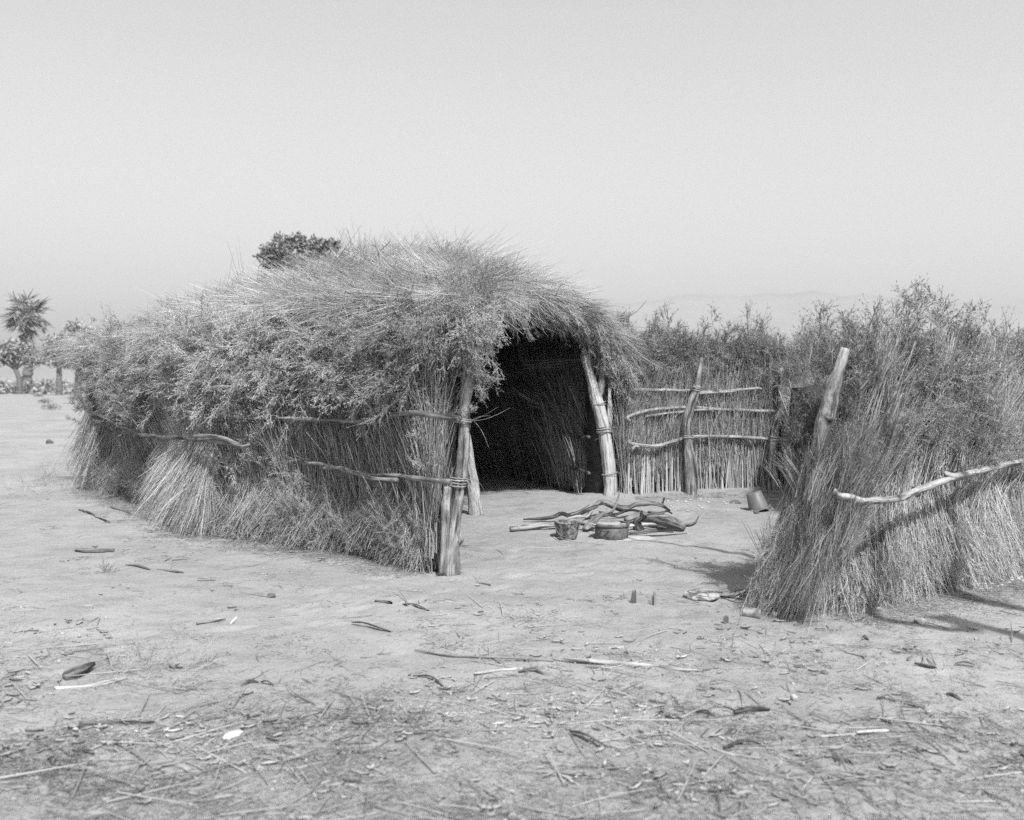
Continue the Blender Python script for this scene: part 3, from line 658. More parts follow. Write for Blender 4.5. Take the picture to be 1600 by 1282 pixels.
# fringe round the open front
def front_layer(name, key, n, vr, up, outw, along, jit, scale, inset=(-.05, .35), dz=(-.05, .05)):
    v = R.uniform(*vr, n); ui = R.uniform(0, .06, n); p, du, dv, nn = roof_frame(ui, v)
    o = unit(-du * [1, 1, 0]); p = p + o * R.uniform(-.15, .12, n)[:, None]; p[:, 2] += R.uniform(*dz, n)
    D = up * UP + outw * o + along * dv + rnd(n, jit)
    return scatter(name, key, p, D, R.uniform(*scale, n), hut)
front_layer('eave_fringe', 'fringe', 800, (.44, 1.0), -.6, .32, .6, .18, (.38, .68), dz=(-.10, .04))
front_layer('eave_fringe', 'strawL', 420, (.42, 1.0), -.2, .15, .95, .10, (.4, .7), dz=(-.04, .05))
front_layer('eave_fringe', 'fringe', 300, (.88, 1.0), -1.0, .15, .45, .15, (.5, .85), dz=(-.20, .0))
front_layer('eave_fringe', 'leafy', 120, (.0, .09), -.3, .2, -.2, .4, (.5, .7), dz=(-.25, .0))
front_layer('eave_fringe', 'fringe', 60, (.1, .44), .0, -.1, .6, .2, (.3, .4), dz=(-.02, .04))

# long canes poking out at the left end of the roof
for (a, b) in (((170, 515), (88, 557)), ((165, 528), (84, 568)), ((160, 540), (97, 574)), ((175, 520), (100, 560)), ((150, 520), (108, 545))):
    Y = 14.2; limb('roof_cane', [P(*a, Y), P((a[0] + b[0]) / 2, (a[1] + b[1]) / 2 - 3, Y), P(*b, Y - .3)], [.016, .014, .008], 'rail', hut, sides=6, n=8)
# sheaf at the left corner, stems fanned down and out
q0 = np.array([-5.35, 13.8, 1.0]); n = 130; p = q0 + rnd(n, 1) * [.16, .16, .12]
scatter('corner_sheaf', 'strawL', p, np.tile([-.25, -.12, -1.0], (n, 1)) + rnd(n, .08), R.uniform(.7, .95, n), hut)
n = 500; s = R.rand(n); q0 = np.array([-5.35, 14.0, 0]); p = q0 + np.c_[R.normal(0, .15, n), R.normal(0, .15, n), R.uniform(.7, 2.0, n)]
scatter('leafy_thatch', 'leafy', p, np.tile([-.25, -.4, .0], (n, 1)) + rnd(n, .5), R.uniform(.5, .85, n), hut)
n = 160; p = np.array([-5.3, 14.0, 1.95]) + np.c_[R.normal(0, .3, n), R.normal(0, .3, n), R.normal(0, .08, n)]
scatter('roof_straw', 'strawL', p, np.tile([-1, -.2, -.28], (n, 1)) + rnd(n, .12), R.uniform(.4, .6, n), hut)

# posts of the open front
def Pz(px, py, Y, z=None): return (X(px, Y), Y, Z(py, Y) if z is None else z)
Y0 = 7.86
post = limb('post', [Pz(706, 900, Y0), Pz(706, 850, Y0), Pz(711, 800, Y0), Pz(717, 760, Y0), Pz(722, 715, Y0), Pz(725, 655, Y0), Pz(729, 615, Y0), Pz(738, 570, Y0 + .05), Pz(744, 525, Y0 + .12)],
            [.062, .056, .048, .046, .050, .044, .046, .052, .04], 'bark', hut, sides=18, n=70, rough=.16)
post['label'] = 'thick weathered forked post at the near corner of the front'
fk = limb('post_fork', [Pz(692, 897, Y0 - .03), Pz(695, 835, Y0 - .03), Pz(697, 790, Y0 - .03), Pz(699, 762, Y0 - .03)], [.034, .034, .04, .032], 'bark', post, sides=12, n=30, rough=.2)
limb('knot', [Pz(713, 852, Y0), Pz(719, 842, Y0 - .02), Pz(719, 832, Y0 - .02)], [.02, .026, .008], 'bark', post, sides=8, n=8, rough=.3)
pw = limb('post', [Pz(743, 808, 11.15), Pz(738, 760, 11.15), Pz(731, 700, 11.15), Pz(722, 640, 11.15), Pz(735, 540, 11.15)], [.078, .07, .058, .05, .045], 'palewood', hut, sides=14, n=40, rough=.08)
pw['label'] = 'bleached white post just inside the front'
YP = 12.5
pr = limb('post', [Pz(953, 786, YP), Pz(954, 760, YP), Pz(950, 720, YP), Pz(945, 680, YP), Pz(938, 645, YP), Pz(931, 620, YP), Pz(922, 590, YP), Pz(913, 555, YP)], [.088, .083, .08, .078, .078, .072, .058, .05], 'palewood', hut, sides=16, n=60, rough=.1)
pr['label'] = 'pale forked post at the far corner of the front'
limb('post_fork', [Pz(934, 625, YP), Pz(940, 600, YP), Pz(943, 560, YP)], [.055, .048, .04], 'bark', pr, sides=10, n=16)
limb('post', [Pz(822, 762, 14.6), Pz(821, 700, 14.6), Pz(818, 650, 14.6), Pz(822, 600, 14.6), Pz(815, 540, 14.6)], [.07, .06, .055, .06, .05], 'raild', hut, sides=12, n=30)
limb('post', [Pz(881, 775, 13.5), Pz(880, 690, 13.5), Pz(878, 600, 13.5), Pz(880, 540, 13.5)], [.045, .045, .04, .04], 'bark', hut, sides=10, n=24)
n = 120; px = R.normal(708, 26, n); py = R.uniform(470, 530, n); Yv = 7.74 + R.normal(0, .06, n)
scatter('leafy_thatch', 'leafy', np.c_[X(px, Yv), Yv, Z(py, Yv)], np.tile([.15, -.25, -.5], (n, 1)) + rnd(n, .45), R.uniform(.4, .75, n), hut)
n = 26; px = R.normal(742, 8, n); py = R.uniform(520, 610, n); Yv = 7.80 + R.normal(0, .04, n)
scatter('leafy_thatch', 'leafy', np.c_[X(px, Yv), Yv, Z(py, Yv)], np.tile([.4, -.2, -.6], (n, 1)) + rnd(n, .35), R.uniform(.25, .45, n), hut)
# purlin along the front eave
fe = [tuple(roof(np.array(.02), np.array(v)) - np.array([.02, 0, .2])) for v in np.linspace(.02, .98, 7)]
limb('front_pole', fe, [.05, .045, .04, .045], 'bark', hut, sides=10, n=30)
coils('lashing', Pz(724, 657, Y0), .056, (.1, 0, 1), 4, .013, .006, hut, ends=4)
coils('lashing', Pz(716, 752, Y0), .060, (.1, 0, 1), 5, .014, .007, hut, ends=2)
coils('lashing', Pz(943, 672, YP), .082, (-.1, 0, 1), 5, .016, .008, hut, ends=3)
coils('lashing', Pz(936, 632, YP), .080, (-.1, 0, 1), 2, .018, .005, hut, ends=0)
coils('lashing', Pz(952, 742, YP), .084, (0, 0, 1), 2, .018, .006, hut, ends=1)
# rails lashed along the near wall
WLX = Path([(-.12, 7.54)] + WALL_L)
def wrail(lst, r, m, off=.24, path=WLX, parent=hut, sides=9):
    return limb('rail', path.pts(lst, off), r, m, parent, sides=sides, rough=.09, wob=.003)
wrail([(315, 638), (345, 648), (380, 652), (430, 654), (480, 656), (540, 659), (592, 660)], [.014, .019, .019, .019], 'raild', .36)
wrail([(590, 661), (602, 657), (615, 649), (640, 645), (665, 647), (700, 653), (720, 656)], [.015, .019, .023, .022], 'raild', .34)
wrail([(134, 643), (160, 650), (185, 664), (215, 678), (245, 682), (290, 685), (330, 689), (375, 696)], [.026, .022, .022, .018], 'raild', .44)
wrail([(298, 682), (330, 681), (352, 685), (366, 692), (378, 697), (390, 694)], [.016, .019, .019, .014], 'raild', .48)
wrail([(478, 724), (505, 727), (540, 737), (580, 743), (620, 745), (665, 749), (703, 752)], [.015, .019, .019, .020], 'raild', .33)
wrail([(505, 731), (535, 733), (560, 741), (585, 748), (619, 750)], [.012, .017, .019, .020], 'raild', .38)
# the far wall seen inside
q, T = WR.at(np.array([1.0])); SIDE_R = 1 if (T[0, 1] * -1) > 0 else -1
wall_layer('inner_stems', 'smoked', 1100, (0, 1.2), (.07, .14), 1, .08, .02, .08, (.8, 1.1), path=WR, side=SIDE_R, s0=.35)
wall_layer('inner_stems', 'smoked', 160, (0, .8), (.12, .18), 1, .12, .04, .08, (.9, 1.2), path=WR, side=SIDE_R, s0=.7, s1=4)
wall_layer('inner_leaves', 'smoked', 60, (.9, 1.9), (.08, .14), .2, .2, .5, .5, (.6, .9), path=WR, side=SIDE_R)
WRi = Path(WALL_R)
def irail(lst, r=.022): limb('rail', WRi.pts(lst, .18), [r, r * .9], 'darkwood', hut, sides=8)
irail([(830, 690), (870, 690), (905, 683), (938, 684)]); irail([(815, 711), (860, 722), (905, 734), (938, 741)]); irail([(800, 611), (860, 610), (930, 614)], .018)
# light sticks standing proud of the roof against the sky
def stick(pts, r0, Y, name='roof_stick', parent=hut, m='bark'):
    limb(name, [P(a, b, Y) for a, b in pts], [r0, r0 * .7, r0 * .35], m, parent, sides=6, n=10, rough=.2)
stick([(597, 425), (594, 400), (589, 385), (585, 371)], .022, 11.2); stick([(592, 392), (583, 384), (578, 384)], .012, 11.2)
stick([(594, 392), (603, 384), (610, 376)], .010, 11.2); stick([(571, 400), (569, 388), (572, 380)], .012, 11.4)
stick([(794, 440), (793, 425), (792, 410)], .018, 10.4); stick([(802, 440), (797, 424), (788, 407)], .012, 10.4)
stick([(790, 432), (776, 418), (765, 413)], .009, 10.4); stick([(750, 418), (764, 406), (778, 400)], .009, 10.6); stick([(822, 448), (806, 436), (794, 430)], .012, 10.4)
stick([(640, 400), (668, 382), (696, 374)], .008, 12.0); stick([(620, 410), (640, 385), (655, 362)], .006, 12.0)
stick([(700, 408), (725, 402), (741, 395)], .008, 11.6); stick([(870, 462), (877, 447), (893, 448)], .007, 10.9); stick([(963, 500), (990, 490), (1010, 470)], .008, 12.6)
stick([(740, 425), (757, 428), (768, 434)], .022, 10.2); stick([(650, 440), (690, 430), (710, 415)], .012, 10.0); stick([(450, 490), (480, 478), (530, 458)], .016, 9.2, m='rail')
stick([(360, 490), (330, 492), (300, 496)], .013, 10.0, m='rail'); stick([(412, 470), (417, 510), (420, 540)], .012, 9.1, m='rail')

# ------------------------------------------------------------------ the back fence
fb = thing('brush_fence', 'long upright brush and cane fence behind the firewood, tied with pale rails', 'fence')
FB, FT = Path(FENCE), Path(FENCE_T)
slab('fence_core', FB, 0, 1.55, .12, parent=fb, n=24)
q, T = FB.at(np.array([1.0])); SB = 1 if (-T[0, 0]) < 0 else -1
def fl(name, key, n, h, off, up, along, outw, jit, sc_, path=FB, side=SB, parent=fb, **k): return wall_layer(name, key, n, h, off, up, along, outw, jit, sc_, path=path, side=side, parent=parent, **k)
fl('fence_stems', 'canes', 130, (0, .45), (.07, .12), 1, 0, .02, .03, (.85, 1.05))
fl('fence_stems', 'reedleaf', 520, (.1, .9), (.07, .13), 1, 0, .03, .10, (.7, .95))
fl('fence_stems', 'reeds', 420, (.3, 1.0), (.08, .13), 1, 0, .03, .07, (.8, 1.0))
fl('fence_leaves', 'plume', 950, (1.2, 1.66), (-.10, .08), 1, .0, .05, .25, (.35, .8))
fl('fence_leaves', 'leafy', 260, (1.2, 1.75), (.02, .10), .4, 0, .3, .4, (.45, .7))
fl('fence_leaves', 'plume', 46, (1.5, 1.75), (-.1, .1), 1, .1, .0, .16, (.6, 1.05))
fl('fence_leaves', 'leafy', 110, (.6, 1.2), (.06, .12), .6, 0, .2, .4, (.3, .5))
# single canes that can be told apart along the foot of the fence
for k in range(150):
    s = FB.L * (k + R.uniform(.1, .9)) / 150; q, T = FB.at(np.array([s])); nn = np.array([T[0, 1], -T[0, 0]]) * SB; q = q[0] + nn * R.uniform(.12, .17)
    z0 = float(gz(*q)) - .02; h = R.uniform(.55, 1.15) if R.rand() < .8 else R.uniform(1.2, 1.7); lean = R.normal(0, .045); r = R.uniform(.0065, .0115)
    if k < 12: lean = R.normal(.05, .12)
    tp = q + T[0, :2] * lean * h + nn * R.uniform(-.02, .03)
    mid = (np.r_[q, z0] + np.r_[tp, z0 + h]) / 2 + np.r_[T[0, :2] * R.normal(0, .012), 0]
    a = Acc(); tubes(a, np.array([[np.r_[q, z0], mid, np.r_[tp, z0 + h]]]), np.array([[r, r * .9, r * .7]]), 6, R.rand())
    link('cane', a.mesh('cane', 'cane', True), fb)
def frail(lst, r, m='rail', off=.24): limb('rail', FB.pts(lst, off), r, m, fb, sides=9, rough=.12, wob=.004)
frail([(944, 607), (1000, 609), (1050, 610), (1084, 612)], [.018, .02, .02])
frail([(1086, 614), (1130, 612), (1180, 608), (1190, 609)], [.018, .02, .014]); frail([(1084, 616), (1120, 614), (1150, 612)], [.013, .012], off=.28)
frail([(949, 659), (975, 651), (1020, 641), (1060, 637), (1084, 636)], [.018, .02, .02])
frail([(1009, 652), (1040, 647), (1076, 643)], [.014, .017])
frail([(1086, 637), (1110, 639), (1128, 641)], [.02, .016]); frail([(1078, 642), (1130, 641), (1190, 643), (1222, 644)], [.016, .02, .02])
frail([(955, 688), (985, 693), (1022, 697), (1045, 692), (1074, 683)], [.022, .024, .02]); frail([(985, 702), (992, 697), (998, 698)], [.012, .014], off=.3)
frail([(1076, 683), (1110, 682), (1160, 684), (1210, 686)], [.02, .022, .022])
def r3(lst, Ys, r, m='rail'): limb('rail', [P(a, b, y) for (a, b), y in zip(lst, Ys)], r, m, fb, sides=9, rough=.12)
r3([(1205, 685), (1232, 687), (1262, 687), (1285, 690)], [13.35, 13.1, 12.6, 12.2], [.022, .02, .018])
r3([(1216, 643), (1240, 643), (1252, 643)], [13.35, 13.2, 13.1], [.02, .016]); r3([(1225, 610), (1262, 612), (1300, 613)], [13.3, 13.2, 13.1], [.02, .017])
def fpost(lst, Y, r): 
    return limb('post', [P(a, b, Y) for a, b in lst], r, 'bark', fb, sides=14, n=40, rough=.16)
p1 = fpost([(1079, 780), (1079, 740), (1076, 700), (1074, 670), (1078, 640), (1087, 612), (1091, 595), (1096, 560)], 13.05, [.075, .072, .066, .058, .055, .048, .04, .025]); p1['label'] = 'thick dark post in the middle of the fence'
p2 = fpost([(1206, 778), (1207, 740), (1209, 700), (1214, 665), (1221, 640), (1222, 610), (1220, 575)], 13.25, [.075, .065, .055, .05, .045, .035]); p2['label'] = 'crooked post near the fence corner'
coils('lashing', P(1088, 607, 13.05), .05, (.2, 0, 1), 4, .016, .008, fb, ends=1); coils('lashing', P(1075, 683, 13.05), .064, (0, 0, 1), 4, .018, .008, fb, ends=2)
coils('lashing', P(1211, 687, 13.25), .058, (0, 0, 1), 3, .018, .008, fb, ends=1)
n = 150; px = R.uniform(1222, 1300, n); py = R.uniform(575, 650, n); Yv = R.uniform(13.0, 13.35, n)
scatter('fence_leaves', 'plume', np.c_[X(px, Yv), Yv, Z(py, Yv)], np.tile([.1, -.1, 1], (n, 1)) + rnd(n, .35), R.uniform(.3, .55, n), fb)
# the part that turns towards the camera, its inner face in shade
slab('fence_core', FT, 0, .92, .14, parent=fb, n=24)
q, T = FT.at(np.array([2.0])); ST = 1 if T[0, 1] < 0 else -1      # inner face looks left
for sd in (ST, -ST):
    fl('fence_stems', 'reeds', 650, (0, .62), (.04, .09), 1, 0, .02, .06, (.85, 1.05), path=FT, side=sd)
    fl('fence_leaves', 'plume', 380, (.6, 1.2), (-.06, .08), 1, -.1, .05, .25, (.3, .5), path=FT, side=sd)
n = 60; fl('fence_leaves', 'fringe', 40, (1.05, 1.2), (.02, .08), .35, 0, .7, .2, (.3, .45), path=FT, side=ST, s1=2.4)

# ------------------------------------------------------------------ the near fence end at the right
nf = thing('brush_fence', 'bushy sheaf-like end of the near brush fence at the right, topped with feathery plumes', 'fence')
NF = Path(NEAR); q, T = NF.at(np.array([1.0])); SN = 1 if (-T[0, 0]) < 0 else -1
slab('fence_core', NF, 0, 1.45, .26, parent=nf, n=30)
def nl(name, key, n, h, off, up, along, outw, jit, sc_, **k): return fl(name, key, n, h, off, up, along, outw, jit, sc_, path=NF, side=SN, parent=nf, **k)
def hollow(s, h): return ((((s - .85) / .42) ** 2 + ((h - 1.04) / .22) ** 2) > 1 + .8 * vnoise(s * 9, h * 9, 44)) & (vnoise(s * 2.6, h * 3.1, 45) > -.27)
# skirt fanned out to the foot
nl('skirt_brush', 'skirt', 1300, (.35, .75), (.12, .22), -1, -.05, .10, .10, (.65, .95), s0=.1)
nl('skirt_brush', 'skirt', 900, (.2, .6), (.16, .30), -1, -.05, .06, .14, (.45, .75), s0=.1)
nl('skirt_brush', 'reedleaf', 700, (.35, .75), (.14, .26), -1, -.1, .10, .12, (.55, .8), s0=.1)
nl('leaning_stems', 'strawL', 420, (.5, .9), (.10, .22), -1, -.12, .10, .08, (.6, .8), s0=.1)
nl('leaning_stems', 'reeds', 520, (.35, .95), (.13, .24), 1, .45, .0, .12, (.55, .8), s0=.1, keep=hollow)
nl('leaning_stems', 'reedleaf', 300, (.5, 1.0), (.13, .24), 1, .5, .05, .25, (.4, .65), s0=.1, keep=hollow)
nl('leafy_heads', 'plume', 480, (.95, 1.35), (.10, .26), .1, .6, .3, .4, (.35, .6), s0=.3, keep=hollow)
nl('leafy_heads', 'plume', 1000, (1.1, 1.5), (-.15, .18), 1, .15, .05, .25, (.4, .65), s0=.28, keep=hollow)
nl('leafy_heads', 'leafy', 500, (1.0, 1.6), (.08, .22), .3, .2, .4, .5, (.4, .7), s0=.3, keep=hollow)
nl('leafy_heads', 'plume', 60, (1.4, 1.6), (-.15, .15), 1, .3, .0, .2, (.45, .8))
nl('leafy_heads', 'plume', 16, (1.45, 1.65), (-.1, .15), 1, .4, .0, .14, (.6, .85), s0=.6, s1=2.0)
nl('leaning_stems', 'reeds', 260, (.8, 1.25), (.12, .26), 1, .4, .0, .14, (.5, .8), s0=.3, s1=2.4, keep=hollow)
# the left edge of the end: stems sweep down to the left of the post
def sheaf(name, key, n, x0, y0, zr, lean, sg, d, jit, sc_):
    z = R.uniform(*zr, n); x = x0 - (zr[1] - z) * lean + R.normal(0, sg, n); y = y0 + R.normal(0, .08, n)
    return scatter(name, key, np.c_[x, y, z], np.tile(d, (n, 1)) + rnd(n, jit), R.uniform(*sc_, n), nf)
sheaf('leaning_stems', 'strawL', 300, 1.99, 6.56, (.30, .95), .25, .06, [-.24, -.02, -1], .06, (.32, .52))
sheaf('skirt_brush', 'skirt', 380, 1.90, 6.60, (.22, .72), .28, .08, [-.12, -.03, -1], .12, (.38, .6))
sheaf('leaning_stems', 'reedleaf', 260, 2.04, 6.46, (.35, .85), .1, .08, [.3, -.02, 1], .2, (.3, .45))
sheaf('leaning_stems', 'reedleaf', 240, 2.02, 6.22, (.3, .98), .22, .07, [.3, -.02, 1], .16, (.28, .42))
sheaf('leaning_stems', 'strawL', 90, 1.99, 6.26, (.4, .9), .22, .05, [-.25, 0, -1], .1, (.3, .45))
sheaf('leafy_heads', 'leafy', 90, 2.08, 6.46, (.65, 1.1), .1, .09, [.2, -.3, .3], .4, (.3, .5))
sheaf('leafy_heads', 'plume', 170, 2.04, 6.70, (.9, 1.25), .05, .08, [.2, 0, 1], .3, (.3, .5))
sheaf('leaning_stems', 'reeds', 14, 1.88, 6.56, (.65, .9), .1, .04, [-.4, 0, 1], .25, (.22, .36))
# the leaning grey post and the single canes
sp = limb('post', [P(1262, 800, 6.45), P(1284, 670, 6.36), P(1292, 645, 6.34), P(1306, 600, 6.32), P(1322, 545, 6.32)], [.036, .044, .050, .040, .022], 'bark', nf, sides=14, n=44, rough=.2); sp['label'] = 'leaning weathered grey post'
for pts, r in (([(1218, 930), (1290, 840), (1350, 740), (1410, 615)], .009), ([(1225, 955), (1300, 850), (1370, 715), (1402, 640)], .009), ([(1320, 840), (1345, 780), (1395, 670), (1408, 618)], .010),
               ([(1240, 940), (1310, 830), (1380, 690)], .007), ([(1345, 610), (1372, 575), (1398, 530)], .010), ([(1360, 620), (1385, 580), (1400, 560)], .007), ([(1412, 600), (1430, 575), (1445, 560)], .010),
               ([(1400, 610), (1385, 640), (1370, 680), (1352, 720)], .012), ([(1350, 640), (1385, 570), (1398, 545)], .007), ([(1370, 765), (1400, 730), (1440, 695)], .008), ([(1215, 960), (1260, 900), (1330, 790)], .008)):
    limb('cane', [P(a, b, 6.36) for a, b in pts], [r * .6, r * .65, r * .4], 'raild', nf, sides=6, n=14, rough=.08, wob=.004)
def nr(lst, r, Ys, m='rail'): return limb('rail', [P(a, b, y) for (a, b), y in zip(lst, Ys)], r, m, nf, sides=12, rough=.12, n=40)
rr_ = nr([(1302, 768), (1318, 777), (1345, 783), (1375, 784), (1405, 778), (1432, 768), (1470, 753), (1500, 744), (1545, 733), (1640, 715)], [.016, .023, .025, .024, .023, .022, .024], [6.04, 6.02, 6.08, 6.22, 6.42, 6.60, 6.82, 7.02, 7.37, 8.22])
nr([(1477, 738), (1492, 745), (1510, 742), (1530, 738)], [.016, .022, .02], [6.85, 6.93, 7.05, 7.2])
coils('lashing', P(1434, 767, 6.66), .03, (1, .3, .3), 3, .012, .006, nf, ends=2)
# black sheet pushed under the left edge
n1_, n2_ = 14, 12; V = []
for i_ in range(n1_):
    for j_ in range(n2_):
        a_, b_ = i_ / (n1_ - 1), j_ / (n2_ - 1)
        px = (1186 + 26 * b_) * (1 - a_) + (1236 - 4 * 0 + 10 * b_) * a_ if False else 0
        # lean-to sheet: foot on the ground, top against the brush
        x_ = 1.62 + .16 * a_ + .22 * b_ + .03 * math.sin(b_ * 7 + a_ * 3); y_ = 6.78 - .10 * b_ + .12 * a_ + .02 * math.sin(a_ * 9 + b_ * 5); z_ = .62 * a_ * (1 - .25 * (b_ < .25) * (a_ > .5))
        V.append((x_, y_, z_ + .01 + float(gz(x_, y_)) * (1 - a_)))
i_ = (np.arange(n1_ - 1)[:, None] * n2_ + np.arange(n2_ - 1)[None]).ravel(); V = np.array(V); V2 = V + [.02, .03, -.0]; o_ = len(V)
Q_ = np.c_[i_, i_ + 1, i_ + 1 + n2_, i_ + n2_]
tag(link('dark_sheet', mesh_np('dark_sheet', np.vstack([V, V2]), [np.vstack([Q_, Q_ + o_])], 'blacksheet', smooth=True)), 'black sheet tucked under the left edge of the near fence end', 'black_sheet')

# ------------------------------------------------------------------ firewood, pots and the odds and ends of the yard
def log(name, lst, r, m, label, cat='log', lift=None, **k):
    """lst of (px, py of the ground below, height above it)"""
    pts = [tuple(gp(a, b) + Vector((0, 0, h))) for a, b, h in lst]
    return tag(limb(name, pts, r, m, None, **k), label, cat, 'firewood lying in the yard' if cat in ('log', 'branch') else None)
log('branch', [(797, 832, .03), (825, 829, .035), (865, 827, .05), (895, 828, .07), (930, 832, .05)], [.026, .030, .026, .028, .022], 'rail', 'pale peeled branch whose end points left behind the small pail', 'branch', sides=12)
log('branch', [(818, 816, .02), (840, 816, .03), (862, 816, .05), (877, 815, .075), (893, 816, .05), (915, 815, .11), (932, 812, .14)], [.008, .018, .020, .021, .020, .022, .018], 'darkwood', 'thin dark wavy branch rising from the left onto the heap', 'branch', sides=10)
log('log', [(918, 812, .02), (930, 808, .12), (942, 806, .145), (958, 808, .12), (974, 810, .10), (990, 808, .13), (1010, 808, .145), (1030, 808, .13), (1046, 806, .05)], [.022, .026, .032, .030, .038, .033, .028, .024, .010], 'raild', 'long arched log lying across the top of the heap', sides=14, rough=.22)
log('branch', [(950, 832, .03), (1000, 828, .04), (1030, 826, .03), (1062, 830, .015)], [.014, .016, .012, .008], 'palewood', 'thin pale stick lying flat under the root', 'branch', sides=8)
log('branch', [(985, 836, .015), (1020, 833, .02), (1052, 832, .01)], [.012, .014, .010], 'darkwood', 'dark stick lying flat in front of the root', 'branch', sides=8)
log('log', [(978, 824, .06), (998, 822, .09), (1018, 824, .09), (1038, 827, .08), (1052, 829, .07), (1070, 831, .035)], [.034, .048, .040, .050, .052, .028], 'raild', 'thick root with a smooth pale butt at the right end of the heap', sides=16, rough=.2)
log('stump', [(1002, 829, .0), (997, 829, .08), (1004, 829, .13), (1003, 829, .17), (1004, 829, .20)], [.055, .042, .036, .014, .006], 'darkwood', 'jagged black stump standing in the middle of the heap', 'stump', sides=14, rough=.55, n=24)
log('plank', [(913, 832, .03), (925, 828, .08), (940, 826, .14), (955, 826, .16)], [.03, .042, .04, .018], 'raild', 'broad split slab propped between the two pots', 'plank', flat=.45, sides=14)
log('stick', [(938, 822, .09), (950, 824, .12), (960, 826, .2), (966, 827, .30), (968, 828, .38)], [.012, .017, .015, .010, .003], 'palewood', 'pale curved stick slanting up behind the cooking pot', 'stick', sides=8)
log('branch', [(1012, 812, .07), (1030, 812, .06), (1042, 812, .08), (1050, 811, .05)], [.012, .012, .01, .008], 'darkwood', 'small dark twig forking under the arched log', 'branch', sides=7)
log('stick', [(1069, 823, .01), (1080, 823, .02), (1088, 819, .02), (1092, 815, .05)], [.014, .012, .010, .005], 'darkwood', 'bent dark stick just right of the thick root', 'stick', sides=8)
log('stick', [(1033, 791, .0), (1036, 791, .05), (1038, 791, .09)], [.012, .012, .008], 'darkwood', 'short dark peg stuck upright beyond the heap', 'stick', sides=7)
log('branch', [(935, 812, .08), (958, 812, .05), (985, 812, .10), (1012, 810, .05), (1024, 809, .02)], [.010, .014, .012, .010, .006], 'darkwood', 'crooked thin black branch crossing under the arched log', 'branch', sides=8, rough=.25)
log('branch', [(880, 822, .06), (905, 822, .10), (916, 820, .085), (926, 818, .13)], [.010, .013, .012, .008], 'rail', 'short forked grey branch leaning on the left side of the heap', 'branch', sides=8, rough=.25)
log('branch', [(1008, 824, .10), (1022, 824, .13), (1032, 822, .11), (1040, 821, .13)], [.020, .022, .016, .008], 'darkwood', 'knobby black branch stub resting on the thick root', 'branch', sides=9, rough=.4)
log('branch', [(872, 814, .09), (890, 813, .07), (912, 812, .12), (921, 811, .15)], [.004, .007, .007, .004], 'darkwood', 'wiry dark twig above the left side of the heap', 'branch', sides=6)
log('branch', [(960, 836, .01), (990, 838, .015), (1030, 839, .01), (1072, 836, .01)], [.006, .008, .007, .004], 'darkwood', 'long thin dark twig on the sand in front of the heap', 'branch', sides=6)
lump('ash_heap', gp(975, 842, -.02), (.34, .16, .035), 'ash', 3, .5, cuts=4); tag(bpy.data.objects['ash_heap'], 'low heap of pale ash in front of the cooking pot', 'ash heap')

g_ = gp(886, 841, -.01)
pail = thing('pail', 'small rusty pail with a wire bail standing left of the cooking pot', 'pail', g_)
lathe('body', [(.0, .008), (.078, .008), (.084, .0), (.090, .02), (.112, .15), (.116, .158), (.116, .164), (.110, .164), (.105, .152), (.086, .03), (.0, .02)], 'pail', pail, wob=.06)
a = Acc(); t = np.linspace(0, math.pi, 26); loc = np.c_[np.cos(t) * .118, -.045 - np.sin(t) * .075, .15 - np.sin(t) * .115]
tubes(a, loc[None], np.full((1, 26), .0035), 6, .3); link('bail', a.mesh('bail', 'iron', True), pail)
a = Acc()
for k in range(8):
    a0 = k * math.pi / 4 + .2; a1 = a0 + math.pi / 8 * (1 if k % 2 else -1) * 1.6; t = np.linspace(0, 1, 8); an = a0 + (a1 - a0) * t; rr2 = .0915 + .0225 * t + .002
    tubes(a, np.c_[np.cos(an) * rr2, np.sin(an) * rr2, .02 + .13 * t][None], np.full((1, 8), .0028), 5, .2)
link('wire', a.mesh('wire', 'iron', True), pail)
for k in (-1, 1):
    a = Acc(); t = np.linspace(0, 2 * math.pi, 14); tubes(a, np.c_[np.full(14, k * .119), np.cos(t) * .014, .145 + np.sin(t) * .014][None], np.full((1, 14), .004), 5, .2); link('ear', a.mesh('ear', 'iron', True), pail)
g_ = gp(956, 841, -.015)
pot = thing('cooking_pot', 'wide soot-blackened cooking pot with a heavy rim beside the firewood', 'pot', g_)
lathe('body', [(.0, .0), (.135, .0), (.148, .012), (.156, .06), (.156, .135), (.150, .142), (.150, .132), (.146, .03), (.0, .02)], 'iron', pot, seg=56, wob=.03)
lathe('rim', [(.150, .128), (.163, .130), (.167, .138), (.167, .152), (.160, .160), (.150, .160), (.148, .150), (.150, .128)], 'iron', pot, seg=56, wob=.02)
for s_ in (-1, 1):
    a = Acc(); t = np.linspace(-.5, .5, 12); an = math.radians(-120 if s_ < 0 else 60) + t * .55; rr2 = .158 + .03 * np.cos(t * math.pi)
    tubes(a, np.c_[np.cos(an) * rr2, np.sin(an) * rr2, np.full(12, .105)][None], np.full((1, 12), .007), 6, .2); link('handle', a.mesh('handle', 'darkwood', True), pot)
lump('ash_fill', (0, 0, .135), (.145, .145, .03), 'ash', 5, .5, parent=pot, cuts=4)
g_ = gp(1186, 798, .0)
bk = thing('bucket', 'grey metal bucket lying tipped over near the foot of the back fence', 'bucket', g_ + Vector((0, 0, .0)))
o = lathe('body', [(.0, .20), (.075, .20), (.085, .192), (.112, .01), (.115, .0), (.109, .0), (.082, .185), (.0, .19)], 'bucket', bk, wob=.05); o.rotation_euler = (math.radians(-6), math.radians(-16), .2); o.location = (0, 0, .012)
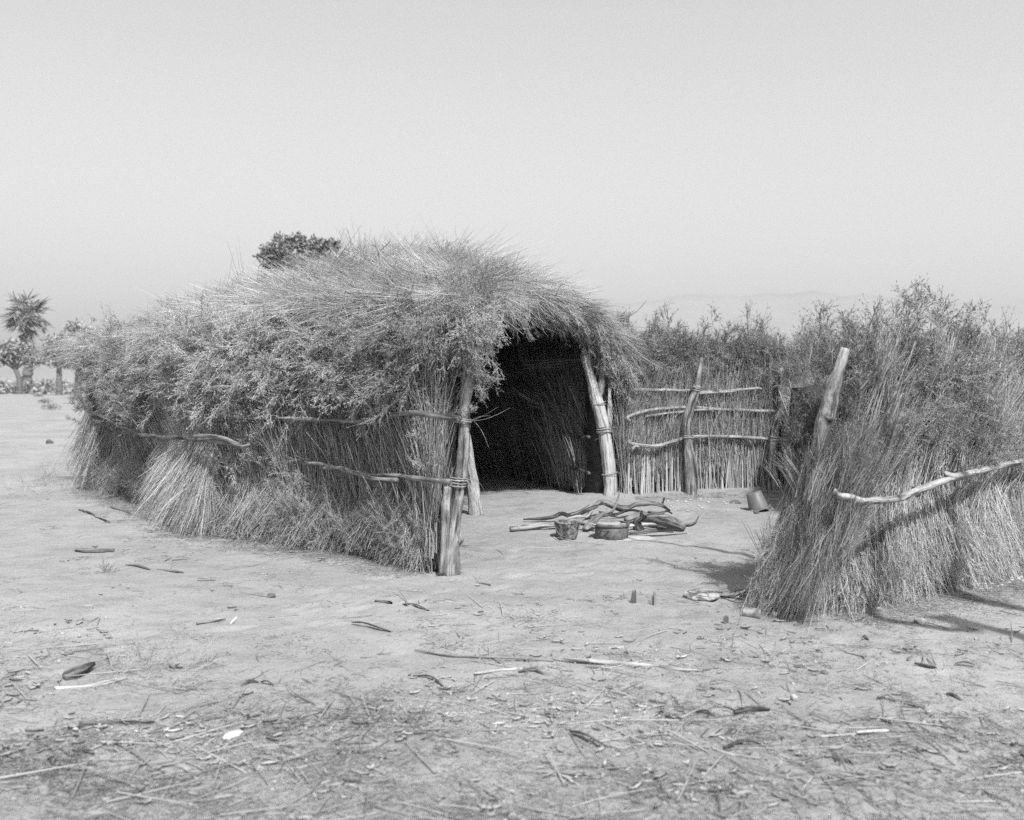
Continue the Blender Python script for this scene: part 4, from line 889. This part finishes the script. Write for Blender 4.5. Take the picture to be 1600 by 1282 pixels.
o = lathe('rim', [(.112, .0), (.140, -.004), (.143, .002), (.140, .008), (.112, .014), (.112, .0)], 'bucket', bk, wob=.06); o.rotation_euler = (math.radians(-6), math.radians(-16), .2); o.location = (0, 0, .018)
g_ = gp(1096, 934, .02)
ld = thing('pot_lid', 'round mottled lid lying flat on the sand before the near fence', 'lid', g_)
o = lathe('disc', [(.0, .012), (.06, .011), (.112, .008), (.121, .004), (.124, -.004), (.120, -.008), (.0, -.006)], 'lid', ld, seg=48, wob=.03); o.rotation_euler = (math.radians(5), 0, 0)
a = Acc(); t = np.linspace(0, 2 * math.pi, 40); rr2 = .06 * (1 + .35 * np.sin(3 * t) + .2 * np.sin(5 * t + 1)); tubes(a, np.c_[np.cos(t) * rr2 * 1.1, np.sin(t) * rr2, np.full(40, .012)][None], np.full((1, 40), .003), 5, .2)
o = link('raised_pattern', a.mesh('raised_pattern', 'iron', True), ld); o.rotation_euler = (math.radians(5), 0, 0)
g_ = gp(1176, 964, .022)
tn = thing('tin_can', 'open tin can lying on its side at the foot of the near fence', 'can', g_); tn.rotation_euler = (math.radians(90), 0, math.radians(62))
lathe('body', [(.0, -.055), (.033, -.055), (.0345, -.05), (.0335, -.046), (.0335, .048), (.0345, .052), (.0345, .056), (.031, .056), (.031, -.045), (.0, -.048)], 'tin', tn, seg=32)
# dried palm leaf lying beside the lid
a = Acc(); c0 = np.array(gp(1188, 932, .0)); n = 46; an = np.linspace(math.radians(158), math.radians(205), n) + R.normal(0, .02, n); L_ = R.uniform(.12, .25, n)
for k in range(n):
    d = np.array([math.cos(an[k]), math.sin(an[k]), 0]); sd = np.array([-d[1], d[0], 0]); u = np.linspace(0, 1, 6)
    c = c0 + np.array([.05, 0, 0]) + u[:, None] * d * L_[k] * 1.1; c[:, 2] = gz(c[:, 0], c[:, 1]) + .012 + .03 * np.sin(u * 3.1) * R.rand() + .002 * (k % 3)
    wv = .009 * np.sin(u * 2.9 + .15)[:, None]; V = np.stack([c - sd * wv, c + [0, 0, .006], c + sd * wv], 1).reshape(-1, 3)
    a.add(V, Q=[[i_ * 3 + j, i_ * 3 + j + 1, i_ * 3 + j + 4, i_ * 3 + j + 3] for i_ in range(5) for j in range(2)], tone=R.choice([.1, .3, .6, .9]))
fr = thing('palm_frond', 'dried fan palm leaf lying flat between the lid and the near fence', 'palm leaf')
o = link('blades', a.mesh('blades', 'litter'), fr); o['kind'] = 'stuff'
limb('stalk', [tuple(gp(1124, 938, .02)), tuple(gp(1160, 942, .03)), tuple(gp(1195, 944, .02))], [.009, .011, .012], 'darkwood', fr, sides=7)

# ---- single sticks, bark, stones on the ground: (kind, pixel points, radius, material, label)
D_ = [
 ('reed_bundle', [(868, 1033), (930, 1038), (990, 1042), (1035, 1044)], .015, 'rail', 'long pale bundle of reeds lying flat across the middle foreground', 'reeds'),
 ('stick', [(1030, 1043), (1062, 1048), (1100, 1050)], .008, 'rail', 'thin stick running on from the right end of the pale reeds', 'stick'),
 ('stick', [(740, 1057), (780, 1050), (818, 1045)], .009, 'palewood', 'pale straight stick pointing at the curled black bark', 'stick'),
 ('bark_strip', [(810, 1051), (825, 1050), (838, 1050), (852, 1056)], .014, 'darkwood', 'curled black strip of bark in the middle foreground', 'bark'),
 ('stick', [(645, 1020), (690, 1026), (760, 1030), (830, 1034), (866, 1036)], .005, 'raild', 'very long thin stick lying left of the pale reeds', 'stick'),
 ('bark_strip', [(648, 1058), (672, 1061), (686, 1068), (700, 1078)], .011, 'darkwood', 'dark bent bark strip left of the middle foreground', 'bark'),
 ('stick', [(585, 941), (605, 943), (612, 944)], .012, 'darkwood', 'short knobby dark twig on the sand below the near hut post', 'stick'),
 ('bark_strip', [(630, 945), (650, 948), (672, 955)], .013, 'raild', 'ragged grey bark strip right of the short knobby twig', 'bark'),
 ('bark_strip', [(550, 977), (575, 980), (612, 988)], .014, 'darkwood', 'flat dark bark strip with a black end left of centre', 'bark'),
 ('log', [(118, 862), (140, 864), (160, 864), (178, 863)], .022, 'raild', 'rotten log half sunk in the sand left of the hut', 'log'),
 ('stick', [(172, 794), (188, 798), (207, 805)], .015, 'raild', 'straight stick lying nearest the left end of the hut wall', 'stick'),
 ('stick', [(122, 797), (148, 807), (172, 818)], .010, 'raild', 'long thin stick lying left of the straight stick', 'stick'),
 ('stick', [(196, 884), (214, 886), (233, 891)], .009, 'raild', 'small stick beside the dry tuft at the left', 'stick'),
 ('stick', [(246, 891), (268, 894), (288, 897)], .009, 'darkwood', 'dark-tipped stick right of the dry tuft', 'stick'),
 ('plank', [(309, 908), (323, 908), (337, 907)], .013, 'rail', 'short flat chip of wood left of the lone dark stone', 'chip'),
 ('stick', [(448, 866), (475, 862), (518, 852)], .008, 'rail', 'curved stick lying against the foot of the hut wall', 'stick'),
 ('stick', [(338, 838), (352, 841), (372, 844)], .008, 'darkwood', 'thin twig at the foot of the pale hanging sheaf', 'stick'),
 ('log', [(101, 1064), (125, 1057), (148, 1046)], .028, 'raild', 'thick bark-covered chunk in the lower left foreground', 'log'),
 ('stick', [(86, 1077), (130, 1076), (165, 1070), (200, 1060)], .011, 'palewood', 'pale curved stick below the thick chunk at lower left', 'stick'),
 ('stick', [(120, 1135), (190, 1134), (245, 1132)], .009, 'darkwood', 'long dark stick low in the left foreground', 'stick'),
 ('bark_strip', [(378, 1073), (392, 1068), (406, 1067)], .011, 'darkwood', 'dark splinter in the left foreground right of the grass tuft', 'bark'),
 ('bark_strip', [(412, 1067), (420, 1069), (431, 1072)], .010, 'darkwood', 'smaller dark splinter just right of another splinter', 'bark'),
 ('stick', [(310, 977), (335, 973), (353, 971)], .009, 'rail', 'pale grey stick lying level left of centre', 'stick'),
 ('stick', [(360, 977), (366, 971), (371, 965)], .010, 'palewood', 'stubby pale stick right of the level grey stick', 'stick'),
 ('bark_strip', [(892, 1149), (915, 1158), (948, 1172)], .016, 'darkwood', 'dark bark strip slanting in the bottom middle foreground', 'bark'),
 ('bark_strip', [(1132, 1173), (1158, 1166), (1182, 1167), (1204, 1175)], .013, 'darkwood', 'arched dark bark strip at the bottom right of centre', 'bark'),
 ('stick', [(1145, 1117), (1170, 1112), (1200, 1111)], .013, 'darkwood', 'blunt dark stick lying level in the right foreground', 'stick'),
 ('bark_strip', [(1063, 1139), (1080, 1128), (1100, 1120)], .013, 'raild', 'grey bark strip slanting up beside a crossing chip', 'bark'),
 ('bark_strip', [(1088, 1115), (1104, 1117), (1118, 1121)], .013, 'darkwood', 'dark chip crossing the top of a slanting bark strip', 'bark'),
 ('bark_strip', [(1097, 1155), (1115, 1148), (1131, 1140)], .020, 'raild', 'broad grey bark slab low in the right foreground', 'bark'),
 ('stick', [(1281, 1154), (1310, 1152), (1340, 1150)], .005, 'palewood', 'white straw low in the right foreground, left of a thicker one', 'stick'),
 ('stick', [(1342, 1151), (1368, 1148), (1392, 1145)], .008, 'palewood', 'thicker white stalk low in the right foreground', 'stick'),
 ('stick', [(1320, 1020), (1345, 1026), (1352, 1031)], .006, 'rail', 'thin crooked twig on bare sand below the near fence', 'stick'),
 ('bark_strip', [(1370, 1094), (1385, 1093), (1400, 1098)], .013, 'raild', 'hooked bark strip in the right foreground', 'bark'),
 ('stick', [(1480, 1086), (1490, 1089), (1502, 1096)], .011, 'darkwood', 'short black stick near the right edge of the sand', 'stick'),
 ('bark_strip', [(1495, 1041), (1510, 1042), (1526, 1044)], .013, 'raild', 'grey bark strip at the right edge of the sand', 'bark'),
 ('stick', [(1427, 1040), (1448, 1044), (1464, 1047)], .008, 'darkwood', 'thin dark stick left of the bark at the right edge', 'stick'),
 ('stick', [(1060, 941), (1075, 943), (1118, 946)], .006, 'darkwood', 'thin dark stick in front of the round lid', 'stick'),
 ('stick', [(746, 911), (757, 913), (768, 916)], .009, 'raild', 'small stick on bare sand right of the near hut post', 'stick'),
 ('stick', [(1330, 972), (1345, 968), (1352, 962)], .007, 'darkwood', 'black twig leaning at the foot of the near fence', 'stick'),
]
for kind, pts, r, m, lab, cat in D_:
    n = len(pts); pp = [tuple(gp(a, b, r * (.75 if kind != 'bark_strip' else .6) + (.012 * math.sin(math.pi * i / (n - 1)) if kind == 'bark_strip' else 0))) for i, (a, b) in enumerate(pts)]
    fl_ = .35 if kind in ('bark_strip', 'plank') else 1.0
    o = limb(kind, pp, [r * .7, r, r * .95, r * .5] if kind != 'plank' else [r, r], m, None, sides=9, n=22, rough=.28, wob=.005, flat=fl_); tag(o, lab, cat, {'stick': 'sticks strewn on the sand', 'bark': 'bark strips strewn on the sand'}.get(cat))
S_ = [
 ((424, 934), (.028, .024, .022), 'darkstone', 'lone dark round stone on open sand left of centre', 0),
 ((76, 694), (.09, .08, .07), 'darkstone', 'small dark boulder on the sand at far left', 1),
 ((1416, 936), (.034, .03, .030), 'palestone', 'square pale rock at the foot of the near fence', 2),
 ((1398, 936), (.032, .028, .020), 'palestone', 'flatter pale rock left of the square one at the near fence', 3),
 ((1437, 973), (.042, .03, .022), 'stone', 'broken grey clod beside the dark band of shade at right', 4),
 ((1358, 950), (.014, .012, .014), 'palestone', 'tiny white pebble under the near fence skirt', 5),
 ((1374, 953), (.018, .014, .012), 'palestone', 'small white pebble right of the tiny one under the near fence', 6),
 ((365, 1152), (.055, .03, .018), 'palestone', 'pale lumpy stone low in the left foreground', 7),
 ((1240, 1094), (.020, .018, .018), 'stone', 'small grey stone in the right foreground', 8),
 ((641, 1129), (.016, .015, .022), 'darkstone', 'small black cube-like stone in the lower foreground left of centre', 9),
 ((1134, 974), (.020, .014, .034), 'darkstone', 'small dark upright chunk left of the tin can', 10),
 ((1245, 1029), (.018, .014, .01), 'darkstone', 'small dark stone on sand below the tin can', 11),
 ((1288, 1053), (.024, .016, .012), 'darkstone', 'dark flat stone right of the middle foreground', 12),
 ((1210, 962), (.026, .02, .018), 'palestone', 'white lump of rubbish right beside the tin can', 13),
 ((1236, 784), (.035, .03, .03), 'stone', 'pale stone near the shaded fence corner', 14),
 ((1182, 803), (.04, .03, .02), 'darkstone', 'dark stone just in front of the tipped bucket', 15),
 ((1150, 787), (.07, .04, .03), 'darkstone', 'dark clod left of the tipped bucket', 16),
]
for (a, b), sz, m, lab, sd in S_:
    o = lump('stone', gp(a, b, sz[2] * .45), sz, m, sd, .5, rot=sd, cuts=3); tag(o, lab, 'stone', 'stones on the sand')
# curled husks standing up
for k, (px, py, lab) in enumerate(((988, 942, 'dark curled husk standing on the sand, left one of two'), (1019, 946, 'pale torn husk standing on the sand right of the dark one'))):
    c = gp(px, py); V = []; n1_, n2_ = 9, 7
    for i_ in range(n1_):
        an = -2.2 + i_ / (n1_ - 1) * 3.2 + k
        for j_ in range(n2_):
            z_ = j_ / (n2_ - 1) * (.075 + .02 * math.sin(i_ * 2.3)); rr2 = .026 * (1 - .5 * (z_ / .09) ** 2)
            V.append((c.x + math.cos(an) * rr2 + .1 * z_, c.y + math.sin(an) * rr2 * .7, c.z + z_))
    i_ = (np.arange(n1_ - 1)[:, None] * n2_ + np.arange(n2_ - 1)[None]).ravel(); Q_ = np.c_[i_, i_ + 1, i_ + 1 + n2_, i_ + n2_]; V = np.array(V)
    Vi = V + (np.array([c.x, c.y, 0]) - V) * [.15, .15, 0]; o_ = len(V)
    tag(link('husk', mesh_np('husk', np.vstack([V, Vi]), [np.vstack([Q_, Q_ + o_])], 'darkwood' if k == 0 else 'bark', smooth=True)), lab, 'husk')
# rubble along the near fence
def joined_lumps(name, pts, size, material, kind='stuff'):
    a = Acc(); ico = None
    import bmesh
    bm = bmesh.new(); bmesh.ops.create_icosphere(bm, subdivisions=1, radius=1); V0 = np.array([v.co[:] for v in bm.verts]); T0 = np.array([[v.index for v in f.verts] for f in bm.faces]); bm.free()
    for p in pts:
        s_ = R.uniform(*size); V = V0 * (1 + R.normal(0, .18, (len(V0), 1))) * [s_, s_ * R.uniform(.6, 1), s_ * R.uniform(.4, .7)]
        a.add(V + p, T=T0)
    o = link(name, a.mesh(name, material)); o['kind'] = kind; return o
pts = []
for _ in range(170):
    px = R.uniform(1440, 1640); py = 905 - (px - 1440) * .03 + R.normal(0, 9); pts.append(np.array(gp(px, py, .006)))
for _ in range(60):
    px = R.uniform(1040, 1240); py = R.uniform(780, 800); pts.append(np.array(gp(px, py, .006)))
joined_lumps('rubble', pts, (.006, .024), 'stone')

# ---- litter in its thousands (stuff), thicker towards the camera
def ground_scatter(name, key, n, dens, s, seed, cat=None):
    px = R.uniform(-150, 1750, n * 3); py = R.uniform(745, 1330, n * 3); Y = 2400 / (py - HOR); x = X(px, Y); k = R.rand(n * 3) < dens(px, py, x, Y); x, Y = x[k][:n], Y[k][:n]
    ok = ~((segdist(x, Y, WALL_L) < .1)); x, Y = x[ok], Y[ok]; m = len(x)
    o = scatter(name, key, np.c_[x, Y, gz(x, Y) + .001], np.tile(UP, (m, 1)), s[0] + (s[1] - s[0]) * R.rand(m) ** 2.2, None, flat=True)
    return o
def patch(x, y): return np.clip(.45 + 1.5 * vnoise(x * 1.1, y * 1.4, 71) + 1.0 * vnoise(x * 3, y * 4, 72), 0, 1)
ground_scatter('ground_litter', 'litter', 9000, lambda px, py, x, y: np.clip((py - 880) / 260, .10, 1) * patch(x, y) * (1 - .45 * (px > 1150)), (.2, 1.5), 1)
ground_scatter('ground_litter', 'chaff', 3000, lambda px, py, x, y: np.clip((py - 800) / 300, .22, 1) * patch(x + 7, y), (.3, 1.0), 2)
ground_scatter('ground_litter', 'twig', 1000, lambda px, py, x, y: np.clip((py - 780) / 300, .2, 1) * patch(x + 3, y), (.2, .9), 3)
# broken brush shed at the foot of the walls and fence
for path, side, n, s1 in ((WL, SIDE_L, 900, None), (NF, SN, 900, 3.0), (FB, SB, 160, None)):
    s = R.uniform(0, s1 or path.L, n); q, T = path.at(s); nn = np.stack([T[:, 1], -T[:, 0]], -1) * side; q = q + nn * (.25 + np.abs(R.normal(0, .22, n)))[:, None]
    scatter('ground_litter', 'chaff', np.c_[q, gz(q[:, 0], q[:, 1]) + .002], np.tile(UP, (n, 1)), R.uniform(.5, 1.2, n), None, flat=True)
# small dry plants
def tuft(px, py, n, h, label, key='skirt', spread=.05, m=.6):
    c = gp(px, py); a = thing('dry_tuft', label, 'grass tuft', (0, 0, 0)); p = np.array(c) + rnd(n, 1) * [spread, spread, 0]
    scatter('stems', key, p, np.tile([0, 0, m], (n, 1)) + rnd(n, .6) * [1, 1, .3], R.uniform(h * .7, h * 1.2, n), a)
tuft(168, 896, 12, .20, 'small dry tuft with a pale chip on the sand at left')
tuft(235, 1048, 26, .28, 'straggly dry grass tuft in the lower left foreground', spread=.12)
tuft(120, 770, 60, .35, 'flattened dry grass at the left corner of the hut', spread=.4, m=.3)
tuft(105, 752, 50, .4, 'dry grass clump beyond the left corner of the hut', spread=.5, m=.3)
tuft(1180, 893, 5, .10, 'tiny dark tuft in the line of shade before the near fence', spread=.03)
tuft(802, 966, 8, .12, 'little broken tuft on bare sand in the middle', spread=.04)
tuft(762, 1005, 8, .12, 'little dark tuft left below the broken one', spread=.05)
a = thing('dry_weed', 'thin leafless weed standing at the left foot of the near fence', 'weed'); c = np.array(gp(1213, 905)); n = 10
scatter('stems', 'reedleaf', c + rnd(n, 1) * [.05, .05, 0], np.tile([-.1, 0, 1.], (n, 1)) + rnd(n, .18), R.uniform(.35, .6, n), a)

# ------------------------------------------------------------------ trees
def crown(name, centres, dens, leaf, parent, mat_='tree'):
    a = Acc()
    for (c, r) in centres:
        c = np.array(c, float); r = np.array(r if hasattr(r, '__len__') else (r, r, r), float); n = int(dens * r[0] * r[2])
        d = unit(rnd(n)); p = c + d * (R.rand(n, 1) ** .4) * r * (1 + .35 * vnoise(d[:, 0] * 3 + c[0], d[:, 2] * 3 + d[:, 1] * 2, 5))[:, None]
        leaves(a, p, unit(rnd(n)) + [0, 0, .2], R.uniform(leaf * .6, leaf * 1.3, n), R.uniform(leaf * .15, leaf * .32, n), R.rand(n))
    o = link(name, a.mesh(name, mat_), parent); o['kind'] = 'stuff'; return o
def tree(name, label, base, centres, dens, leaf, trunk_r, cat='tree', group=None, m='far'):
    t = thing(name, label, cat, (0, 0, 0), group); bx, by = base; c0 = np.mean([np.array(c) for c, r in centres], 0); z0 = float(gz(bx, by))
    limb('trunk', [(bx, by, z0 - .1), (bx + .1 * trunk_r, by, c0[2] * .35), (c0[0] * .5 + bx * .5, by, c0[2] * .65)], [trunk_r, trunk_r * .8, trunk_r * .6], 'trunk', t, sides=9)
    for c, r in centres[:7]:
        limb('limb', [(c0[0] * .5 + bx * .5, by, c0[2] * .62), tuple((np.array(c) + [c0[0] * .5 + bx * .5, by, c0[2] * .7]) / 2), c], [trunk_r * .5, trunk_r * .3, trunk_r * .12], 'trunk', t, sides=6, n=8)
    crown('crown', centres, dens, leaf, t, m); return t
def cl(Y, lst): return [((X(px, Y), Y + R.uniform(-.6, .6), Z(py, Y)), (r * Y / FPX, r * Y / FPX, ry * Y / FPX)) for px, py, r, ry in lst]
Yt = 42
tree('desert_tree', 'round dark tree crown rising behind the hut roof', (X(470, Yt), Yt), cl(Yt, [(424, 394, 16, 13), (446, 384, 18, 16), (465, 379, 16, 13), (490, 383, 14, 15), (508, 388, 13, 13), (526, 386, 12, 11), (538, 398, 9, 8), (412, 404, 9, 7), (470, 410, 60, 24), (440, 408, 24, 16), (420, 412, 14, 10), (480, 470, 75, 50), (460, 530, 60, 40)]), 1900, .17, .25, m='tree')
Yl = 75
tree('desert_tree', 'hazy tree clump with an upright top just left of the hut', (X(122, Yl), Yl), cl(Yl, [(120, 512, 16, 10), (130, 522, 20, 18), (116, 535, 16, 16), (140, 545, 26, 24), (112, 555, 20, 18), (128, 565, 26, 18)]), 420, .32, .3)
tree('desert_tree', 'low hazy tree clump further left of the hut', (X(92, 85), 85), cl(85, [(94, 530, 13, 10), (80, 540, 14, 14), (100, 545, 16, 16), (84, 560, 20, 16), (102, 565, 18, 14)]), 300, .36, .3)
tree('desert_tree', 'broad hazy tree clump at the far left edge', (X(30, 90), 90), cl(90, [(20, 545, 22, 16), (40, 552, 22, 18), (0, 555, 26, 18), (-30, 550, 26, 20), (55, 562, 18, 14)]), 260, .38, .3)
# fan palm at the left edge
def palm(px, Y, ytop, label, k_=1.0):
    t = thing('fan_palm', label, 'palm tree'); x = X(px, Y); zt = Z(ytop, Y)
    limb('trunk', [(x, Y, -.1), (x + .25 * k_, Y, zt * .5), (x, Y, zt)], [.30 * k_, .22 * k_, .20 * k_], 'trunk', t, sides=10, rough=.3)
    a = Acc()
    for k in range(70):
        az = R.rand() * 6.28; el = R.uniform(-1.45, 1.2); d = np.array([math.cos(az) * math.cos(el), math.sin(az) * math.cos(el), math.sin(el)]); L = R.uniform(.5, 1.2) * k_ * (1 if el > -.9 else .7)
        top = np.array([x, Y, zt - (R.rand() * 1.4 * k_ if el < -.7 else 0)])
        b = top + d * L; tubes(a, np.array([[top, (top + b) / 2, b]]), np.array([[.03, .025, .02]]) * k_, 3, .4)
        n = 16; side = unit(np.cross(d, [0, 0, 1.])[None])[0]; up = np.cross(side, d); f = np.linspace(-1.4, 1.4, n) + R.normal(0, .1, n)
        dd = np.cos(f)[:, None] * d + np.sin(f)[:, None] * side + rnd(n, .12) - [0, 0, .35]
        leaves(a, np.repeat(b[None], n, 0), dd, R.uniform(.4, .95, n) * k_, .032 * k_, R.rand(n))
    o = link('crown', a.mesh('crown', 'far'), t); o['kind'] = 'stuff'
palm(40, 115, 494, 'tall fan palm with shaggy head at the far left edge', 1.75)
palm(-30, 150, 525, 'smaller distant fan palm beyond the left edge tree clump', 1.6)
# low scrub and a pale bank on the far plain
a = Acc()
for kk in range(420):
    Y = R.uniform(85, 260) if kk < 260 else R.uniform(88, 130); px = R.uniform(-300, 230) if R.rand() < .55 or kk >= 260 else R.uniform(900, 2000); r = R.uniform(.5, 1.5) if kk < 260 else R.uniform(.5, 1.1); n = 60; x = X(px, Y)
    d = unit(rnd(n)); p = np.array([x, Y, float(gz(x, Y)) + r * .3]) + d * (R.rand(n, 1) ** .4) * [r * 1.3, r, r * .8]
    leaves(a, p, unit(rnd(n)), R.uniform(.2, .5, n), R.uniform(.08, .16, n), R.rand(n))
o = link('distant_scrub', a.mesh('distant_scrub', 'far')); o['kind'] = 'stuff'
n = 60; xs = np.linspace(-95, -44, n); V = []
for j, (dy, z) in enumerate(((-2.2, -.2), (-1.2, .55), (-.3, 1.0), (.6, 1.05), (3, -.2))):
    V.append(np.c_[xs, 92 + dy + .8 * vnoise(xs / 4, xs * 0 + j, 3), z * (1 + .35 * vnoise(xs / 5, xs * 0, 81)) * np.clip((xs + 95) / 5, 0, 1) * np.clip((-44 - xs) / 5, 0, 1) - .1])
i_ = (np.arange(4)[:, None] * n + np.arange(n - 1)[None]).ravel()
o = link('sand_bank', mesh_np('sand_bank', np.concatenate(V), [np.c_[i_, i_ + 1, i_ + 1 + n, i_ + n]], 'sand', smooth=True)); o['kind'] = 'structure'
for k, (px, Y) in enumerate(((80, 45), (70, 58), (118, 70), (60, 80))):
    x = X(px, Y); a = Acc(); n = 260; d = unit(rnd(n)); p = np.array([x, Y, float(gz(x, Y)) + .1]) + d * (R.rand(n, 1) ** .4) * [.45, .3, .16]
    leaves(a, p, unit(rnd(n)), .08, .02, R.rand(n))
    o = link('low_bush', a.mesh('low_bush', 'tree')); tag(o, ['nearest low dark bush on the plain left of the hut', 'second low bush on the plain, left of the nearest one', 'low bush close to the left end of the hut, far off', 'farthest low bush on the plain at the left edge'][k], 'bush', 'low bushes on the plain')

# ------------------------------------------------------------------ unseen tree added at right so its boughs cast two bands of shade
bt = thing('unseen_shade_tree', 'unseen bare tree added beside the camera so its boughs shade the sand in two bands', 'tree')
def up_from(px, py, h):
    g0 = gp(px, py); k = h / math.tan(SUN_EL); hd = Vector((sun_dir.x, sun_dir.y, 0)).normalized(); return tuple(g0 + hd * k + Vector((0, 0, h)))
limb('trunk', [(9.2, -4.2, -.1), (9.0, -4.0, 2), (8.7, -3.9, 4.2), (8.2, -3.6, 6)], [.28, .24, .2, .12], 'trunk', bt, sides=12)
limb('limb', [(8.8, -3.9, 3.6), up_from(1640, 962, 5.2), up_from(1525, 938, 5.1), up_from(1440, 910, 5.3), up_from(1250, 888, 5.4), up_from(1130, 862, 5.3), up_from(1040, 848, 5.4), up_from(930, 838, 5.5)], [.12, .075, .06, .05, .035, .03, .02, .012], 'trunk', bt, sides=8, wob=.02)
limb('limb', [(8.7, -3.9, 4.2), up_from(1640, 1004, 5.5), up_from(1525, 988, 5.5), up_from(1380, 968, 5.4), up_from(1340, 945, 5.5), up_from(1160, 908, 5.5), up_from(1080, 892, 5.7), up_from(1000, 872, 5.6)], [.12, .06, .05, .04, .035, .03, .02, .012], 'trunk', bt, sides=8, wob=.02)

# ------------------------------------------------------------------ haze
def haze():
    x0, x1, y0, y1, z0, z1 = -5400, 5400, -1000, 5800, -8, 620
    V = [(x, y, z) for z in (z0, z1) for y in (y0, y1) for x in (x0, x1)]
    F = [(0, 2, 3, 1), (4, 5, 7, 6), (0, 1, 5, 4), (2, 6, 7, 3), (0, 4, 6, 2), (1, 3, 7, 5)]
    m = bpy.data.materials.new('haze_air'); m.use_nodes = True; n = m.node_tree; n.nodes.clear(); o = n.nodes.new('ShaderNodeOutputMaterial'); v = n.nodes.new('ShaderNodeVolumePrincipled')
    v.inputs['Color'].default_value = (1, 1, 1, 1); v.inputs['Density'].default_value = .0002; v.inputs['Anisotropy'].default_value = 0.16; n.links.new(v.outputs[0], o.inputs['Volume'])
    h = link('haze', mesh_np('haze', V, [np.array(F)], m)); h['kind'] = 'stuff'
haze()
